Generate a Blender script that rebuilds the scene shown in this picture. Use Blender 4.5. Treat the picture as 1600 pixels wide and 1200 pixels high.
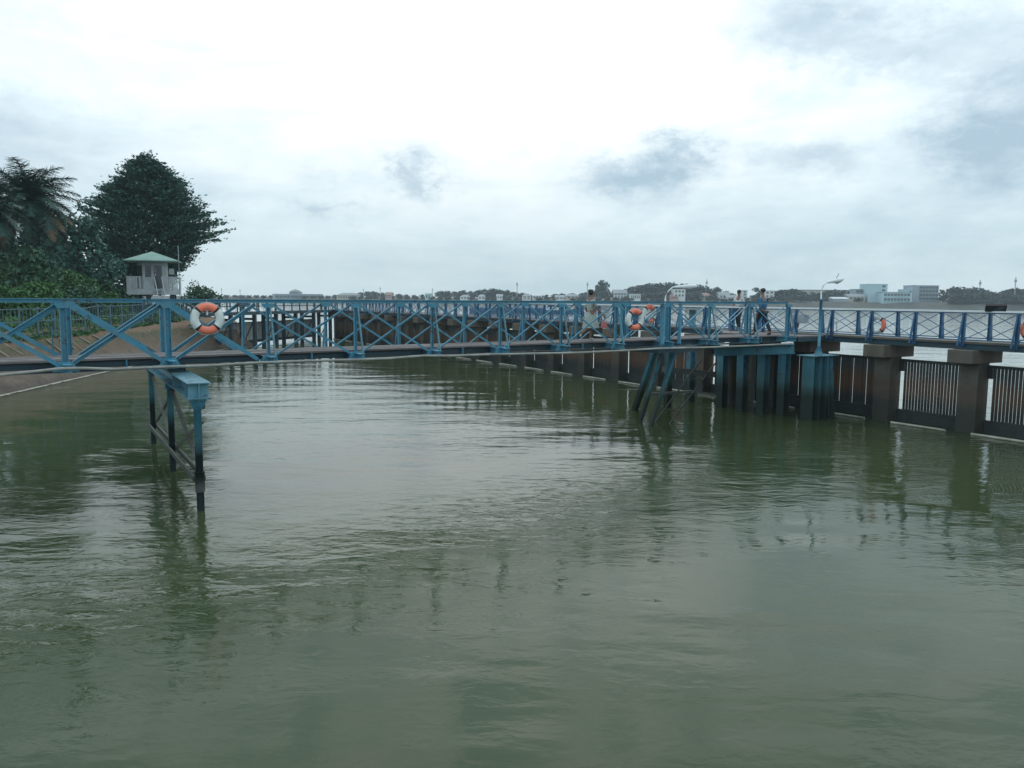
import bpy, math, random
import numpy as np
from mathutils import Vector, Matrix
random.seed(7); rng = np.random.default_rng(7)
for o in list(bpy.data.objects): bpy.data.objects.remove(o)
S = bpy.context.scene; COL = S.collection
R = math.radians

# ------------------------------------------------------------------ camera
EYE = 4.5                                    # metres above the water
FPX = 1240.0                                 # focal length in pixels of a 1600 px wide frame
PITCH = math.atan((600-465.8)/FPX); ROLL = math.atan(11/1600)
_f = Vector((0, math.cos(PITCH), -math.sin(PITCH))); _r = Vector((1,0,0)); _u = Vector((0, math.sin(PITCH), math.cos(PITCH)))
RT = _r*math.cos(ROLL)+_u*math.sin(ROLL); UP = -_r*math.sin(ROLL)+_u*math.cos(ROLL)
cam = bpy.data.objects.new('camera', bpy.data.cameras.new('camera')); COL.objects.link(cam)
cam.data.sensor_width = 36; cam.data.lens = 36*FPX/1600; cam.data.clip_end = 9000; cam.data.clip_start = .1
M4 = Matrix((( RT.x, UP.x, -_f.x, 0), (RT.y, UP.y, -_f.y, 0), (RT.z, UP.z, -_f.z, EYE), (0,0,0,1)))
cam.matrix_world = M4
S.camera = cam
def ray(px, py): return _f + RT*((px-800)/FPX) + UP*((600-py)/FPX)
def at(px, py, Y):                            # point seen at a pixel, Y metres away
    d = ray(px, py); return Vector((0,0,EYE)) + d*(Y/d.y)
def onz(px, py, z=0.0):
    d = ray(px, py); return Vector((0,0,EYE)) + d*((z-EYE)/d.z)

# ------------------------------------------------------------------ world
SUN_EL, SUN_AZ = R(52), R(8)                 # behind thin cloud, ahead of the camera
w = bpy.data.worlds.new('World'); S.world = w; w.use_nodes = True
nt = w.node_tree; N = nt.nodes; L = nt.links; N.clear()
def nn(nt_, typ, **kw):
    n = nt_.nodes.new(typ)
    for k, v in kw.items(): setattr(n, k, v)
    return n
def setin(nt_, n, i, v):
    if hasattr(v, 'is_output') or isinstance(v, bpy.types.NodeSocket): nt_.links.new(v, n.inputs[i])
    else: n.inputs[i].default_value = v
def mth(nt_, op, a, b=0.0, c=None, clamp=False):
    n = nn(nt_, 'ShaderNodeMath', operation=op, use_clamp=clamp)
    setin(nt_, n, 0, a); setin(nt_, n, 1, b)
    if c is not None: setin(nt_, n, 2, c)
    return n.outputs[0]
def mixc(nt_, f, a, b, blend='MIX'):
    n = nn(nt_, 'ShaderNodeMix', data_type='RGBA', blend_type=blend)
    setin(nt_, n, 0, f); setin(nt_, n, 6, a); setin(nt_, n, 7, b)
    return n.outputs[2]
def ramp(nt_, f, stops, interp='LINEAR'):
    n = nn(nt_, 'ShaderNodeValToRGB'); n.color_ramp.interpolation = interp
    e = n.color_ramp.elements
    while len(e) > 1: e.remove(e[-1])
    e[0].position = stops[0][0]; e[0].color = tuple(stops[0][1])+(1,)
    for p, c in stops[1:]:
        x = e.new(p); x.color = tuple(c)+(1,)
    setin(nt_, n, 0, f); return n.outputs[0]
def noise(nt_, vec, scale, detail=4, rough=.5, dist=0.0):
    n = nn(nt_, 'ShaderNodeTexNoise'); n.inputs['Scale'].default_value = scale
    n.inputs['Detail'].default_value = detail; n.inputs['Roughness'].default_value = rough
    n.inputs['Distortion'].default_value = dist
    if vec is not None: nt_.links.new(vec, n.inputs['Vector'])
    return n
tc = nn(nt, 'ShaderNodeTexCoord'); sep = nn(nt, 'ShaderNodeSeparateXYZ'); L.new(tc.outputs['Generated'], sep.inputs[0])
X, Yc, Z = sep.outputs
az = mth(nt, 'ARCTAN2', X, Yc); el = mth(nt, 'ARCSINE', Z)
elp = mth(nt, 'MAXIMUM', el, 0.0)
# cloud texture space: flattens towards the horizon as a real cloud deck does
cv = nn(nt, 'ShaderNodeCombineXYZ')
inv = mth(nt, 'DIVIDE', 1.0, mth(nt, 'ADD', mth(nt, 'MAXIMUM', Z, 0.0), .22))
L.new(mth(nt, 'MULTIPLY', X, inv), cv.inputs[0]); L.new(mth(nt, 'MULTIPLY', Yc, inv), cv.inputs[1]); cv.inputs[2].default_value = 3.1
n1 = noise(nt, cv.outputs[0], 1.6, 7, .55, .3); n2 = noise(nt, cv.outputs[0], 4.2, 7, .58, .25)
av = nn(nt, 'ShaderNodeCombineXYZ'); L.new(az, av.inputs[0]); L.new(mth(nt, 'MULTIPLY', el, 1.6), av.inputs[1])
nw = noise(nt, av.outputs[0], 10.0, 9, .72)
nws = nn(nt, 'ShaderNodeSeparateColor'); L.new(nw.outputs['Color'], nws.inputs[0])
wob1 = mth(nt, 'MULTIPLY', mth(nt, 'SUBTRACT', nws.outputs[0], .5), .24); wob2 = mth(nt, 'MULTIPLY', mth(nt, 'SUBTRACT', nws.outputs[1], .5), .14)
azw = mth(nt, 'ADD', az, wob1); elw = mth(nt, 'ADD', el, wob2)
# darker cumulus under the pale deck: (pixel x, y, half width, half height, weight)
CL = [(985,268,85,32,1.2),(1060,243,45,30,.9),(655,272,34,36,1.1),(525,335,45,18,.8),(1275,252,60,32,.8),(1195,240,35,40,.35),
      (1265,38,95,55,.85),(1400,70,80,40,.75),(1120,25,70,40,.3),(1560,225,95,70,1.1),(1440,345,120,40,.5),(1590,90,120,70,.5),(1180,330,60,35,.3),
      (815,220,40,28,.3),(330,290,120,25,.25),(90,235,240,60,.38),(60,175,190,30,.18),(1010,395,420,28,.18),(1350,400,300,30,.28),(380,400,260,30,.16),
      (500,262,28,20,.28),(-150,240,160,80,.6),(1900,150,220,90,.8),(-420,120,200,70,.6)]
tot = None
for px, py, rx, ry, wt in CL:
    d = ray(px, py).normalized(); a0 = math.atan2(d.x, d.y); e0 = math.asin(d.z)
    dx = mth(nt, 'DIVIDE', mth(nt, 'SUBTRACT', azw, a0), rx/FPX); dy = mth(nt, 'DIVIDE', mth(nt, 'SUBTRACT', elw, e0), ry/FPX)
    r2 = mth(nt, 'ADD', mth(nt, 'MULTIPLY', dx, dx), mth(nt, 'MULTIPLY', dy, dy))
    g = mth(nt, 'MULTIPLY', mth(nt, 'POWER', 2.718, mth(nt, 'MULTIPLY', r2, -1.0)), wt)
    tot = g if tot is None else mth(nt, 'ADD', tot, g)
base = ramp(nt, mth(nt, 'MULTIPLY', elp, 1/R(30)), [(0,(.60,.76,.82)),(.08,(.68,.82,.875)),(.18,(.80,.91,.95)),(.30,(1.0,1.06,1.08)),(.45,(1.3,1.33,1.33)),(1,(1.3,1.33,1.33))])
# broad pale-grey sheets of the deck
sheet = mth(nt, 'SUBTRACT', n1.outputs[0], .47, clamp=True); sheet = mth(nt, 'MULTIPLY', sheet, 1.3, clamp=True)
# overcast is thinner (whiter) around the veiled sun
sx = mth(nt, 'SUBTRACT', az, R(-1)); sxx = mth(nt, 'MULTIPLY', mth(nt, 'MULTIPLY', sx, sx), -1/(.38**2))
thin = mth(nt, 'POWER', 2.718, sxx)
sheet = mth(nt, 'MULTIPLY', sheet, mth(nt, 'SUBTRACT', 1.0, mth(nt, 'MULTIPLY', thin, .55)))
side = mth(nt, 'MULTIPLY', mth(nt, 'SUBTRACT', 1.0, thin), .62)
c1 = mixc(nt, side, base, (.76,.93,.99,1))
c2 = mixc(nt, sheet, c1, (.66,.80,.87,1))
# crisp small-scale relief of the deck: bright billows against blue-grey bases
n3 = noise(nt, av.outputs[0], 6.5, 9, .62, .35)
rel = ramp(nt, n3.outputs[0], [(.36,(.86,.91,.94)),(.47,(.97,.985,.99)),(.56,(1.02,1.02,1.02)),(.68,(1.09,1.07,1.06))])
lv = nn(nt, 'ShaderNodeCombineXYZ'); L.new(mth(nt, 'MULTIPLY', az, 1.1), lv.inputs[0]); L.new(mth(nt, 'MULTIPLY', el, 6.5), lv.inputs[1])
n4 = noise(nt, lv.outputs[0], 2.6, 7, .6, .5)                     # long layered streaks of stratus
lay = ramp(nt, n4.outputs[0], [(.38,(.90,.94,.96)),(.52,(1.03,1.03,1.03)),(.70,(1.10,1.09,1.08))])
c2 = mixc(nt, .8, c2, mixc(nt, 1.0, c2, lay, 'MULTIPLY'))
c2 = mixc(nt, .85, c2, mixc(nt, 1.0, c2, rel, 'MULTIPLY'))
fine = mth(nt, 'MULTIPLY', mth(nt, 'SUBTRACT', n2.outputs[0], .5), .75)
dark = mth(nt, 'MULTIPLY', mth(nt, 'ADD', tot, mth(nt, 'MULTIPLY', fine, mth(nt, 'ADD', mth(nt, 'MULTIPLY', tot, 1.9), .22))), .70, clamp=True)
c3 = mixc(nt, dark, c2, (.42,.57,.68,1))
hi_ = mth(nt, 'DIVIDE', mth(nt, 'SUBTRACT', el, R(17)), R(9), clamp=True)      # added contrast in the unseen deck overhead, for the ripples to reflect
rel2 = ramp(nt, n3.outputs[0], [(.38,(.56,.66,.72)),(.50,(.88,.92,.94)),(.60,(1.08,1.06,1.05))])
c3 = mixc(nt, hi_, c3, mixc(nt, 1.0, c3, rel2, 'MULTIPLY'))
lp = mth(nt, 'GREATER_THAN', Z, -0.001)
c4 = mixc(nt, lp, (.10,.13,.12,1), c3)
bg = nn(nt, 'ShaderNodeBackground'); L.new(c4, bg.inputs[0]); bg.inputs[1].default_value = 1.0
sky = nn(nt, 'ShaderNodeTexSky', sky_type='NISHITA', sun_disc=False); sky.sun_elevation = SUN_EL; sky.sun_rotation = SUN_AZ
bs = nn(nt, 'ShaderNodeBackground'); L.new(sky.outputs[0], bs.inputs[0]); bs.inputs[1].default_value = .08
mx = nn(nt, 'ShaderNodeMixShader'); mx.inputs[0].default_value = .92
L.new(bs.outputs[0], mx.inputs[1]); L.new(bg.outputs[0], mx.inputs[2])
wo = nn(nt, 'ShaderNodeOutputWorld'); L.new(mx.outputs[0], wo.inputs[0])
sun = bpy.data.objects.new('sun', bpy.data.lights.new('sun', 'SUN')); COL.objects.link(sun)
sun.data.energy = .55; sun.data.angle = R(25); sun.data.color = (1,.96,.9)
sd = Vector((math.sin(SUN_AZ)*math.cos(SUN_EL), math.cos(SUN_AZ)*math.cos(SUN_EL), math.sin(SUN_EL)))
sun.rotation_euler = sd.to_track_quat('Z', 'Y').to_euler()
S.view_settings.view_transform = 'Standard'; S.view_settings.look = 'None'; S.view_settings.exposure = 0.14; S.view_settings.gamma = 1
S.render.engine = 'CYCLES'

# ------------------------------------------------------------------ materials
def mat(name, col, rough=.6, var=.25, scale=3.0, metal=0.0, bump=0.0, spec=.5, dirt=None, dirt_amt=.4, dscale=1.2, tide=None, obj=False, stretch=None, rust=0):
    """col: base colour; noise variation; dirt: colour of blotches; tide: [(world z, colour)...] growth and silt lines"""
    m = bpy.data.materials.new(name); m.use_nodes = True; t = m.node_tree; b = t.nodes['Principled BSDF']
    g = nn(t, 'ShaderNodeNewGeometry'); pos = g.outputs['Position']
    if stretch:
        mp = nn(t, 'ShaderNodeMapping'); mp.inputs['Scale'].default_value = stretch; t.links.new(pos, mp.inputs[0]); vec = mp.outputs[0]
    else: vec = pos
    n = noise(t, vec, scale, 6, .6)
    lo = tuple(c*(1-var) for c in col)+(1,); hi = tuple(min(1,c*(1+var)) for c in col)+(1,)
    c = mixc(t, ramp(t, n.outputs[0], [(.3,(0,0,0)),(.7,(1,1,1))]), lo, hi)
    if dirt:
        n2_ = noise(t, vec, dscale, 7, .65)
        f = mth(t, 'MULTIPLY', mth(t, 'MULTIPLY', mth(t, 'SUBTRACT', n2_.outputs[0], .46, clamp=True), 6.0, clamp=True), dirt_amt)
        c = mixc(t, f, c, tuple(dirt)+(1,))
    if rust:
        n4 = noise(t, pos, 9.0, 6, .7); n5 = noise(t, pos, 1.1, 3, .5)
        f = mth(t, 'MULTIPLY', mth(t, 'SUBTRACT', mth(t, 'ADD', mth(t, 'MULTIPLY', n4.outputs[0], .6), mth(t, 'MULTIPLY', n5.outputs[0], .4)), .555, clamp=True), 22.0, clamp=True)
        c = mixc(t, mth(t, 'MULTIPLY', f, rust), c, (.085,.045,.028,1))
    if tide:
        sp = nn(t, 'ShaderNodeSeparateXYZ'); t.links.new(pos, sp.inputs[0])
        n3 = noise(t, pos, 2.3, 5, .6)
        zz = mth(t, 'ADD', sp.outputs[2], mth(t, 'MULTIPLY', mth(t, 'SUBTRACT', n3.outputs[0], .5), .34))
        for z0, w_, cc, a in tide:
            f = mth(t, 'MULTIPLY', mth(t, 'DIVIDE', mth(t, 'SUBTRACT', z0, zz), w_, clamp=True), a)
            c = mixc(t, f, c, tuple(cc)+(1,))
    if obj:
        oi = nn(t, 'ShaderNodeObjectInfo')
        c = mixc(t, 1.0, c, ramp(t, oi.outputs['Random'], [(0,(.72,.72,.72)),(1,(1.2,1.17,1.12))]), 'MULTIPLY')
    t.links.new(c, b.inputs['Base Color'])
    b.inputs['Roughness'].default_value = rough; b.inputs['Metallic'].default_value = metal
    b.inputs['Specular IOR Level'].default_value = spec
    if bump:
        bp = nn(t, 'ShaderNodeBump'); bp.inputs['Strength'].default_value = 1; bp.inputs['Distance'].default_value = bump
        t.links.new(n.outputs[0], bp.inputs['Height']); t.links.new(bp.outputs[0], b.inputs['Normal'])
    return m
RUST = (.10,.05,.03)
M = {}
M['blue'] = mat('blue_paint', (.060,.235,.35), .5, .2, 2.2, dirt=(.13,.24,.28), dirt_amt=.6, dscale=2.5, rust=.75, spec=.3, tide=[(1.55,.35,(.010,.017,.017),.97)])
M['pale_blue'] = mat('pale_blue_paint', (.12,.29,.37), .5, rust=.7, spec=.3, var=.15, scale=2.0) if 0 else mat('pale_blue_paint', (.12,.29,.37), .5, .15, 2.0, dirt=(.12,.14,.13), dirt_amt=.45, dscale=2.8, tide=[(1.25,.4,(.03,.05,.048),.93)], rust=.7, spec=.3)
M['deep_blue'] = mat('deep_blue_paint', (.025,.12,.25), .5, .2, 2.5, rust=.5, dirt=(.04,.09,.14), dirt_amt=.4, dscale=3)
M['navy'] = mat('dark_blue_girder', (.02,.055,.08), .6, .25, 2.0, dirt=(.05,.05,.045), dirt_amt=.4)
M['pile_blue'] = mat('pile_blue_paint', (.055,.19,.27), .6, .2, 2.5, dirt=(.05,.12,.13), dirt_amt=.5, dscale=2.2, stretch=(1,1,.3), tide=[(2.0,.9,(.06,.12,.11),.7),(1.35,.5,(.022,.034,.03),.95)], rust=.8, spec=.25)
M['steel_dark'] = mat('wet_and_shaded_steel', (.018,.024,.024), .55, .35, 6, dirt=(.03,.025,.02), dirt_amt=.5)
M['brace'] = mat('muddy_brace_steel', (.065,.08,.075), .75, .3, 5, dirt=(.07,.05,.035), dirt_amt=.5, tide=[(.7,.5,(.04,.045,.035),.8)])
M['plank'] = mat('weathered_planks', (.19,.175,.18), .8, .25, 4, dirt=(.10,.095,.10), dirt_amt=.6, dscale=2, obj=True)
M['rail_pale'] = mat('pale_rail_tube', (.72,.78,.80), .45, .1, 4)
M['conc'] = mat('river_concrete', (.10,.10,.088), .85, .25, 2.2, dirt=(.08,.075,.06), dirt_amt=.6, dscale=1.6, bump=.01, tide=[(1.9,.5,(.085,.06,.042),.7),(1.2,.5,(.035,.04,.034),.93)])
M['cap'] = mat('pier_cap_concrete', (.12,.108,.088), .85, .25, 2.2, dirt=(.10,.095,.085), dirt_amt=.7, dscale=1.4, bump=.01, stretch=(1,1,.35))
M['board'] = mat('silted_boards', (.045,.062,.072), .7, .3, 5, dirt=(.09,.08,.065), dirt_amt=.6, stretch=(1,1,.25), obj=True, tide=[(1.95,.45,(.12,.066,.038),.85),(1.2,.5,(.02,.03,.033),.93)])
M['sill'] = mat('wet_sill_beam', (.025,.035,.036), .6, .3, 4)
M['boom'] = mat('pale_boom_pipe', (.42,.42,.36), .6, .25, 3, dirt=(.2,.19,.13), dirt_amt=.5)
M['hose'] = mat('grey_hose', (.30,.31,.29), .6, .2, 3, dirt=(.16,.16,.14), dirt_amt=.6)
M['orange'] = mat('ring_orange', (.80,.21,.13), .5, .08, 4)
M['white'] = mat('ring_white', (.68,.74,.74), .5, .08, 4, dirt=(.5,.52,.5), dirt_amt=.3)
M['black'] = mat('black_strap', (.015,.012,.018), .6, .2, 5)
M['grey'] = mat('grey_metal', (.32,.38,.42), .5, .12, 4)
M['white_paint'] = mat('chalky_white_paint', (.42,.47,.50), .7, .12, 2, dirt=(.27,.30,.31), dirt_amt=.5, dscale=1.5)
M['roof_green'] = mat('green_metal_roof', (.19,.33,.295), .6, .12, 1.5)
M['glass'] = mat('dark_window_glass', (.03,.045,.055), .15, .2, 2)
M['sign'] = mat('faded_board', (.33,.38,.40), .7, .12, 2)
M['bark'] = mat('bark', (.07,.06,.05), .9, .3, 5, bump=.02)
M['skin'] = mat('skin', (.24,.12,.085), .55, .08, 6); M['hair'] = mat('black_hair', (.012,.012,.014), .5, .2, 20)
M['dress'] = mat('pale_green_dress', (.32,.38,.355), .8, .12, 9); M['shirt'] = mat('white_shirt', (.48,.53,.56), .8, .06, 9)
M['blue_shirt'] = mat('blue_shirt', (.025,.12,.23), .8, .2, 9); M['trousers'] = mat('dark_trousers', (.015,.03,.05), .8, .2, 9)
M['shoe'] = mat('shoe', (.35,.37,.38), .6, .1, 9); M['bag'] = mat('pink_bag', (.5,.17,.17), .7, .1, 9)
M['shoe_dark'] = mat('dark_shoe', (.02,.02,.025), .5, .1, 9); M['face_dark'] = mat('face_detail', (.03,.015,.012), .5, .1, 9)

def leafmat(name, a, b_, rough=.6):
    m = bpy.data.materials.new(name); m.use_nodes = True; t = m.node_tree; b = t.nodes['Principled BSDF']
    g = nn(t, 'ShaderNodeNewGeometry'); n = noise(t, g.outputs['Position'], .35, 3)
    f = mth(t, 'ADD', mth(t, 'MULTIPLY', g.outputs['Random Per Island'], .55), mth(t, 'MULTIPLY', n.outputs[0], .5))
    c = ramp(t, f, [(.15,a),(.9,b_)]); t.links.new(c, b.inputs['Base Color'])
    b.inputs['Roughness'].default_value = rough; b.inputs['Specular IOR Level'].default_value = .25
    return m
M['leaf_dark'] = leafmat('dark_leaves', (.018,.066,.066), (.065,.165,.125))  # bluish veil of the air over the trees is mixed into the leaf colour
M['leaf_bush'] = leafmat('bush_leaves', (.026,.085,.030), (.085,.20,.065))
M['leaf_mid'] = leafmat('mid_leaves', (.024,.075,.052), (.075,.16,.09))
M['leaf_far'] = leafmat('far_leaves', (.014,.045,.048), (.036,.082,.072))
M['frond'] = leafmat('palm_frond', (.018,.060,.055), (.055,.125,.095)); M['frond_dry'] = leafmat('dry_frond', (.07,.06,.035), (.17,.12,.065))

def ground_mat():
    m = bpy.data.materials.new('muddy_bank'); m.use_nodes = True; t = m.node_tree; b = t.nodes['Principled BSDF']
    g = nn(t, 'ShaderNodeNewGeometry'); pos = g.outputs['Position']; sp = nn(t, 'ShaderNodeSeparateXYZ'); t.links.new(pos, sp.inputs[0])
    n = noise(t, pos, .45, 8, .65); n2_ = noise(t, pos, 2.5, 8, .7)
    zz = mth(t, 'ADD', sp.outputs[2], mth(t, 'MULTIPLY', mth(t, 'SUBTRACT', n.outputs[0], .5), 1.2))
    c = ramp(t, mth(t, 'DIVIDE', zz, 2.6), [(0,(.06,.048,.034)),(.18,(.135,.105,.078)),(.4,(.14,.10,.068)),(.58,(.12,.09,.05)),(.68,(.065,.075,.03)),(.80,(.18,.11,.062)),(1,(.22,.13,.07))])
    c = mixc(t, ramp(t, n2_.outputs[0], [(.35,(0,0,0)),(.65,(1,1,1))]), c, mixc(t, 1.0, c, (.62,.62,.6,1), 'MULTIPLY'))
    t.links.new(c, b.inputs['Base Color']); b.inputs['Roughness'].default_value = .75
    bp = nn(t, 'ShaderNodeBump'); bp.inputs['Distance'].default_value = .12; t.links.new(n2_.outputs[0], bp.inputs['Height']); t.links.new(bp.outputs[0], b.inputs['Normal'])
    return m
M['mud'] = ground_mat()
M['grass'] = mat('river_grass', (.03,.045,.035), .9, .4, .3, dirt=(.06,.06,.05), dirt_amt=.6, dscale=.08)
M['farbank'] = mat('far_revetment', (.085,.095,.092), .85, .3, .05, dirt=(.07,.08,.06), dirt_amt=.7, dscale=.03)

def water_mat():
    m = bpy.data.materials.new('green_river_water'); m.use_nodes = True; t = m.node_tree; b = t.nodes['Principled BSDF']
    g = nn(t, 'ShaderNodeNewGeometry'); pos = g.outputs['Position']
    silt = noise(t, pos, .05, 4, .6, .6)
    c = ramp(t, silt.outputs[0], [(.3,(.036,.054,.022)),(.7,(.047,.066,.029))])
    sp = nn(t, 'ShaderNodeSeparateXYZ'); t.links.new(pos, sp.inputs[0])      # silty main river beyond the barrier wall
    side_ = mth(t, 'ADD', mth(t, 'MULTIPLY', mth(t, 'SUBTRACT', sp.outputs[0], 17.0), .86), mth(t, 'MULTIPLY', mth(t, 'SUBTRACT', sp.outputs[1], 25.7), .51))
    c = mixc(t, mth(t, 'MULTIPLY', side_, 1.0, clamp=True), c, (.26,.265,.21,1))
    t.links.new(c, b.inputs['Base Color'])
    b.inputs['Roughness'].default_value = .02; b.inputs['IOR'].default_value = 1.33; b.inputs['Specular IOR Level'].default_value = .5
    def mp(sx, sy, rz=0.0, loc=0):
        q = nn(t, 'ShaderNodeMapping'); q.inputs['Scale'].default_value = (sx, sy, 1); q.inputs['Rotation'].default_value = (0,0,rz); q.inputs['Location'].default_value = (loc,loc*2,0)
        t.links.new(pos, q.inputs[0]); return q.outputs[0]
    a = noise(t, mp(.55,1.0,R(12)), 1.2, 2, .5, .5)
    a2 = noise(t, mp(.5,1.0,R(4),9), 3.4, 3, .5, .6)            # crisp wavelets about a foot long          # half-metre ripples
    b2 = noise(t, mp(.6,1.0,R(-25),7), 9.0, 2, .5, .4)        # small chop
    c2 = noise(t, mp(.5,1.0,R(-8),3), .42, 1, .5, .3)          # long swell left by eddies
    patch = noise(t, mp(.8,1.3,R(30),11), .11, 3, .55, .8)     # wind-roughened patches
    pm = ramp(t, patch.outputs[0], [(.42,(.34,.34,.34)),(.56,(1,1,1))])
    # a band of livelier ripples lies in the current just upstream of the footbridge
    q = nn(t, 'ShaderNodeSeparateXYZ'); t.links.new(pos, q.inputs[0])
    dist_ = mth(t, 'ADD', mth(t, 'MULTIPLY', q.outputs[0], -.60), mth(t, 'MULTIPLY', mth(t, 'SUBTRACT', q.outputs[1], 16.6), .80))
    dist_ = mth(t, 'ADD', dist_, mth(t, 'MULTIPLY', mth(t, 'SUBTRACT', patch.outputs[0], .5), 6.0))
    band = mth(t, 'POWER', 2.718, mth(t, 'MULTIPLY', mth(t, 'MULTIPLY', dist_, dist_), -.16))
    pm = mth(t, 'ADD', mth(t, 'MULTIPLY', pm, .62), mth(t, 'MULTIPLY', band, .75))
    h = mth(t, 'MULTIPLY', a.outputs[0], .034)
    h = mth(t, 'ADD', h, mth(t, 'MULTIPLY', a2.outputs[0], .021))
    h = mth(t, 'ADD', h, mth(t, 'MULTIPLY', b2.outputs[0], .0035))
    rg = noise(t, mp(.6,1.0,R(18),5), 2.6, 6, .6, .6)           # sharp-crested wavelets
    ridge = mth(t, 'SUBTRACT', 1.0, mth(t, 'MULTIPLY', mth(t, 'ABSOLUTE', mth(t, 'SUBTRACT', rg.outputs[0], .5)), 4.0), clamp=True)
    h = mth(t, 'ADD', h, mth(t, 'MULTIPLY', ridge, .003))
    h = mth(t, 'MULTIPLY', h, pm)
    h = mth(t, 'ADD', h, mth(t, 'MULTIPLY', c2.outputs[0], .062))
    bp = nn(t, 'ShaderNodeBump'); bp.inputs['Strength'].default_value = 1; bp.inputs['Distance'].default_value = 1.0
    t.links.new(h, bp.inputs['Height']); t.links.new(bp.outputs[0], b.inputs['Normal'])
    return m
M['water'] = water_mat()

# ------------------------------------------------------------------ mesh helpers
class MB:
    def __init__(s): s.v = []; s.f = []; s.mi = []; s.cur = 0
    def quadbox(s, c8):
        i = len(s.v); s.v += [tuple(p) for p in c8]
        for q in ((0,3,2,1),(4,5,6,7),(0,1,5,4),(1,2,6,5),(2,3,7,6),(3,0,4,7)): s.f.append(tuple(i+k for k in q)); s.mi.append(s.cur)
        return s
    def box(s, x0, x1, y0, y1, z0, z1):
        return s.quadbox([(x0,y0,z0),(x1,y0,z0),(x1,y1,z0),(x0,y1,z0),(x0,y0,z1),(x1,y0,z1),(x1,y1,z1),(x0,y1,z1)])
    def beam(s, a, b, w_, h_, up=(0,0,1)):
        a = Vector(a); b = Vector(b); d = (b-a).normalized(); u = Vector(up)
        if abs(d.dot(u)) > .98: u = Vector((0,1,0))
        sd_ = d.cross(u).normalized(); u = sd_.cross(d).normalized()
        c = []
        for p in (a, b):
            for i, j in ((-1,-1),(1,-1),(1,1),(-1,1)): c.append(p + sd_*(w_/2*i) + u*(h_/2*j))
        return s.quadbox(c)
    def angle(s, a, b, w_, t_=.012, up=(0,0,1), flip=1):       # L-section member
        a = Vector(a); b = Vector(b); d = (b-a).normalized(); u = Vector(up)
        if abs(d.dot(u)) > .98: u = Vector((0,1,0))
        sd_ = d.cross(u).normalized(); u = sd_.cross(d).normalized()
        s.beam(a, b, t_, w_, up)
        o = u*(w_/2)*1.0 + sd_*(w_/2)*flip
        return s.beam(a+o, b+o, w_, t_, up)
    def ibeam(s, a, b, w_, h_, t_=.02, up=(0,0,1)):
        a = Vector(a); b = Vector(b); d = (b-a).normalized(); u = Vector(up)
        if abs(d.dot(u)) > .98: u = Vector((0,1,0))
        sd_ = d.cross(u).normalized(); u = sd_.cross(d).normalized()
        s.beam(a, b, t_, h_-2*t_-.004, up)
        for k in (-1, 1): s.beam(a+u*(k*(h_-t_)/2), b+u*(k*(h_-t_)/2), w_, t_, up)
        return s
    def tube(s, pts, r, n=8, caps=True):
        pts = [Vector(p) for p in pts]; rings = []
        rs = r if isinstance(r, (list, tuple)) else [r]*len(pts)
        for i, p in enumerate(pts):
            d = (pts[min(i+1,len(pts)-1)]-pts[max(i-1,0)]).normalized()
            u = Vector((0,0,1)) if abs(d.z) < .9 else Vector((1,0,0))
            a_ = d.cross(u).normalized(); b_ = a_.cross(d).normalized()
            rings.append(len(s.v))
            for k in range(n):
                q = 2*math.pi*k/n; s.v.append(tuple(p + a_*math.cos(q)*rs[i] + b_*math.sin(q)*rs[i]))
        for i in range(len(rings)-1):
            for k in range(n):
                s.f.append((rings[i]+k, rings[i]+(k+1)%n, rings[i+1]+(k+1)%n, rings[i+1]+k)); s.mi.append(s.cur)
        if caps:
            s.f.append(tuple(rings[0]+k for k in range(n))); s.f.append(tuple(rings[-1]+k for k in reversed(range(n)))); s.mi += [s.cur]*2
        return s
    def poly(s, pts, z0, z1):                                   # vertical prism of a plan outline
        i = len(s.v); n = len(pts)
        s.v += [(p[0],p[1],z0) for p in pts] + [(p[0],p[1],z1) for p in pts]
        s.f.append(tuple(i+k for k in reversed(range(n)))); s.f.append(tuple(i+n+k for k in range(n)))
        for k in range(n): s.f.append((i+k, i+(k+1)%n, i+n+(k+1)%n, i+n+k))
        s.mi += [s.cur]*(n+2); return s
    def tri(s, *pts):
        i = len(s.v); s.v += [tuple(p) for p in pts]; s.f.append(tuple(range(i, i+len(pts)))); s.mi.append(s.cur); return s
    def build(s, name, m, parent=None, loc=None, smooth=False):
        me = bpy.data.meshes.new(name); me.from_pydata(s.v, [], s.f)
        for k in (m if isinstance(m, list) else [m]): me.materials.append(k)
        if isinstance(m, list): me.polygons.foreach_set('material_index', s.mi)
        if smooth: me.polygons.foreach_set('use_smooth', [True]*len(me.polygons))
        me.update(); o = bpy.data.objects.new(name, me); COL.objects.link(o)
        if parent: o.parent = parent
        if loc is not None: o.location = loc
        return o
def tag(o, label=None, cat=None, group=None, kind=None):
    if label: o['label'] = label
    if cat: o['category'] = cat
    if group: o['group'] = group
    if kind: o['kind'] = kind
    return o
def empty(name, loc, rz=0.0, label=None, cat=None, group=None):
    o = bpy.data.objects.new(name, None); COL.objects.link(o); o.location = loc; o.rotation_euler = (0,0,rz); o.empty_display_size = .3
    return tag(o, label, cat, group)
def dup(o, parent, off=(0,0,0), label=None):                    # linked copy of one part, shifted in its parent's frame
    c = o.copy(); COL.objects.link(c); c.parent = parent; c.location = Vector(o.location)+Vector(off)
    if label: c['label'] = label
    return c
def copy_tree(o, loc=None, label=None, parent=None, scale=None, rz=None):
    c = o.copy(); COL.objects.link(c); c.parent = parent
    if loc is not None: c.location = loc
    if scale is not None: c.scale = scale
    if rz is not None: c.rotation_euler = (0,0,rz)
    if label: c['label'] = label
    for ch in list(o.children): copy_tree(ch, parent=c)
    return c

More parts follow.
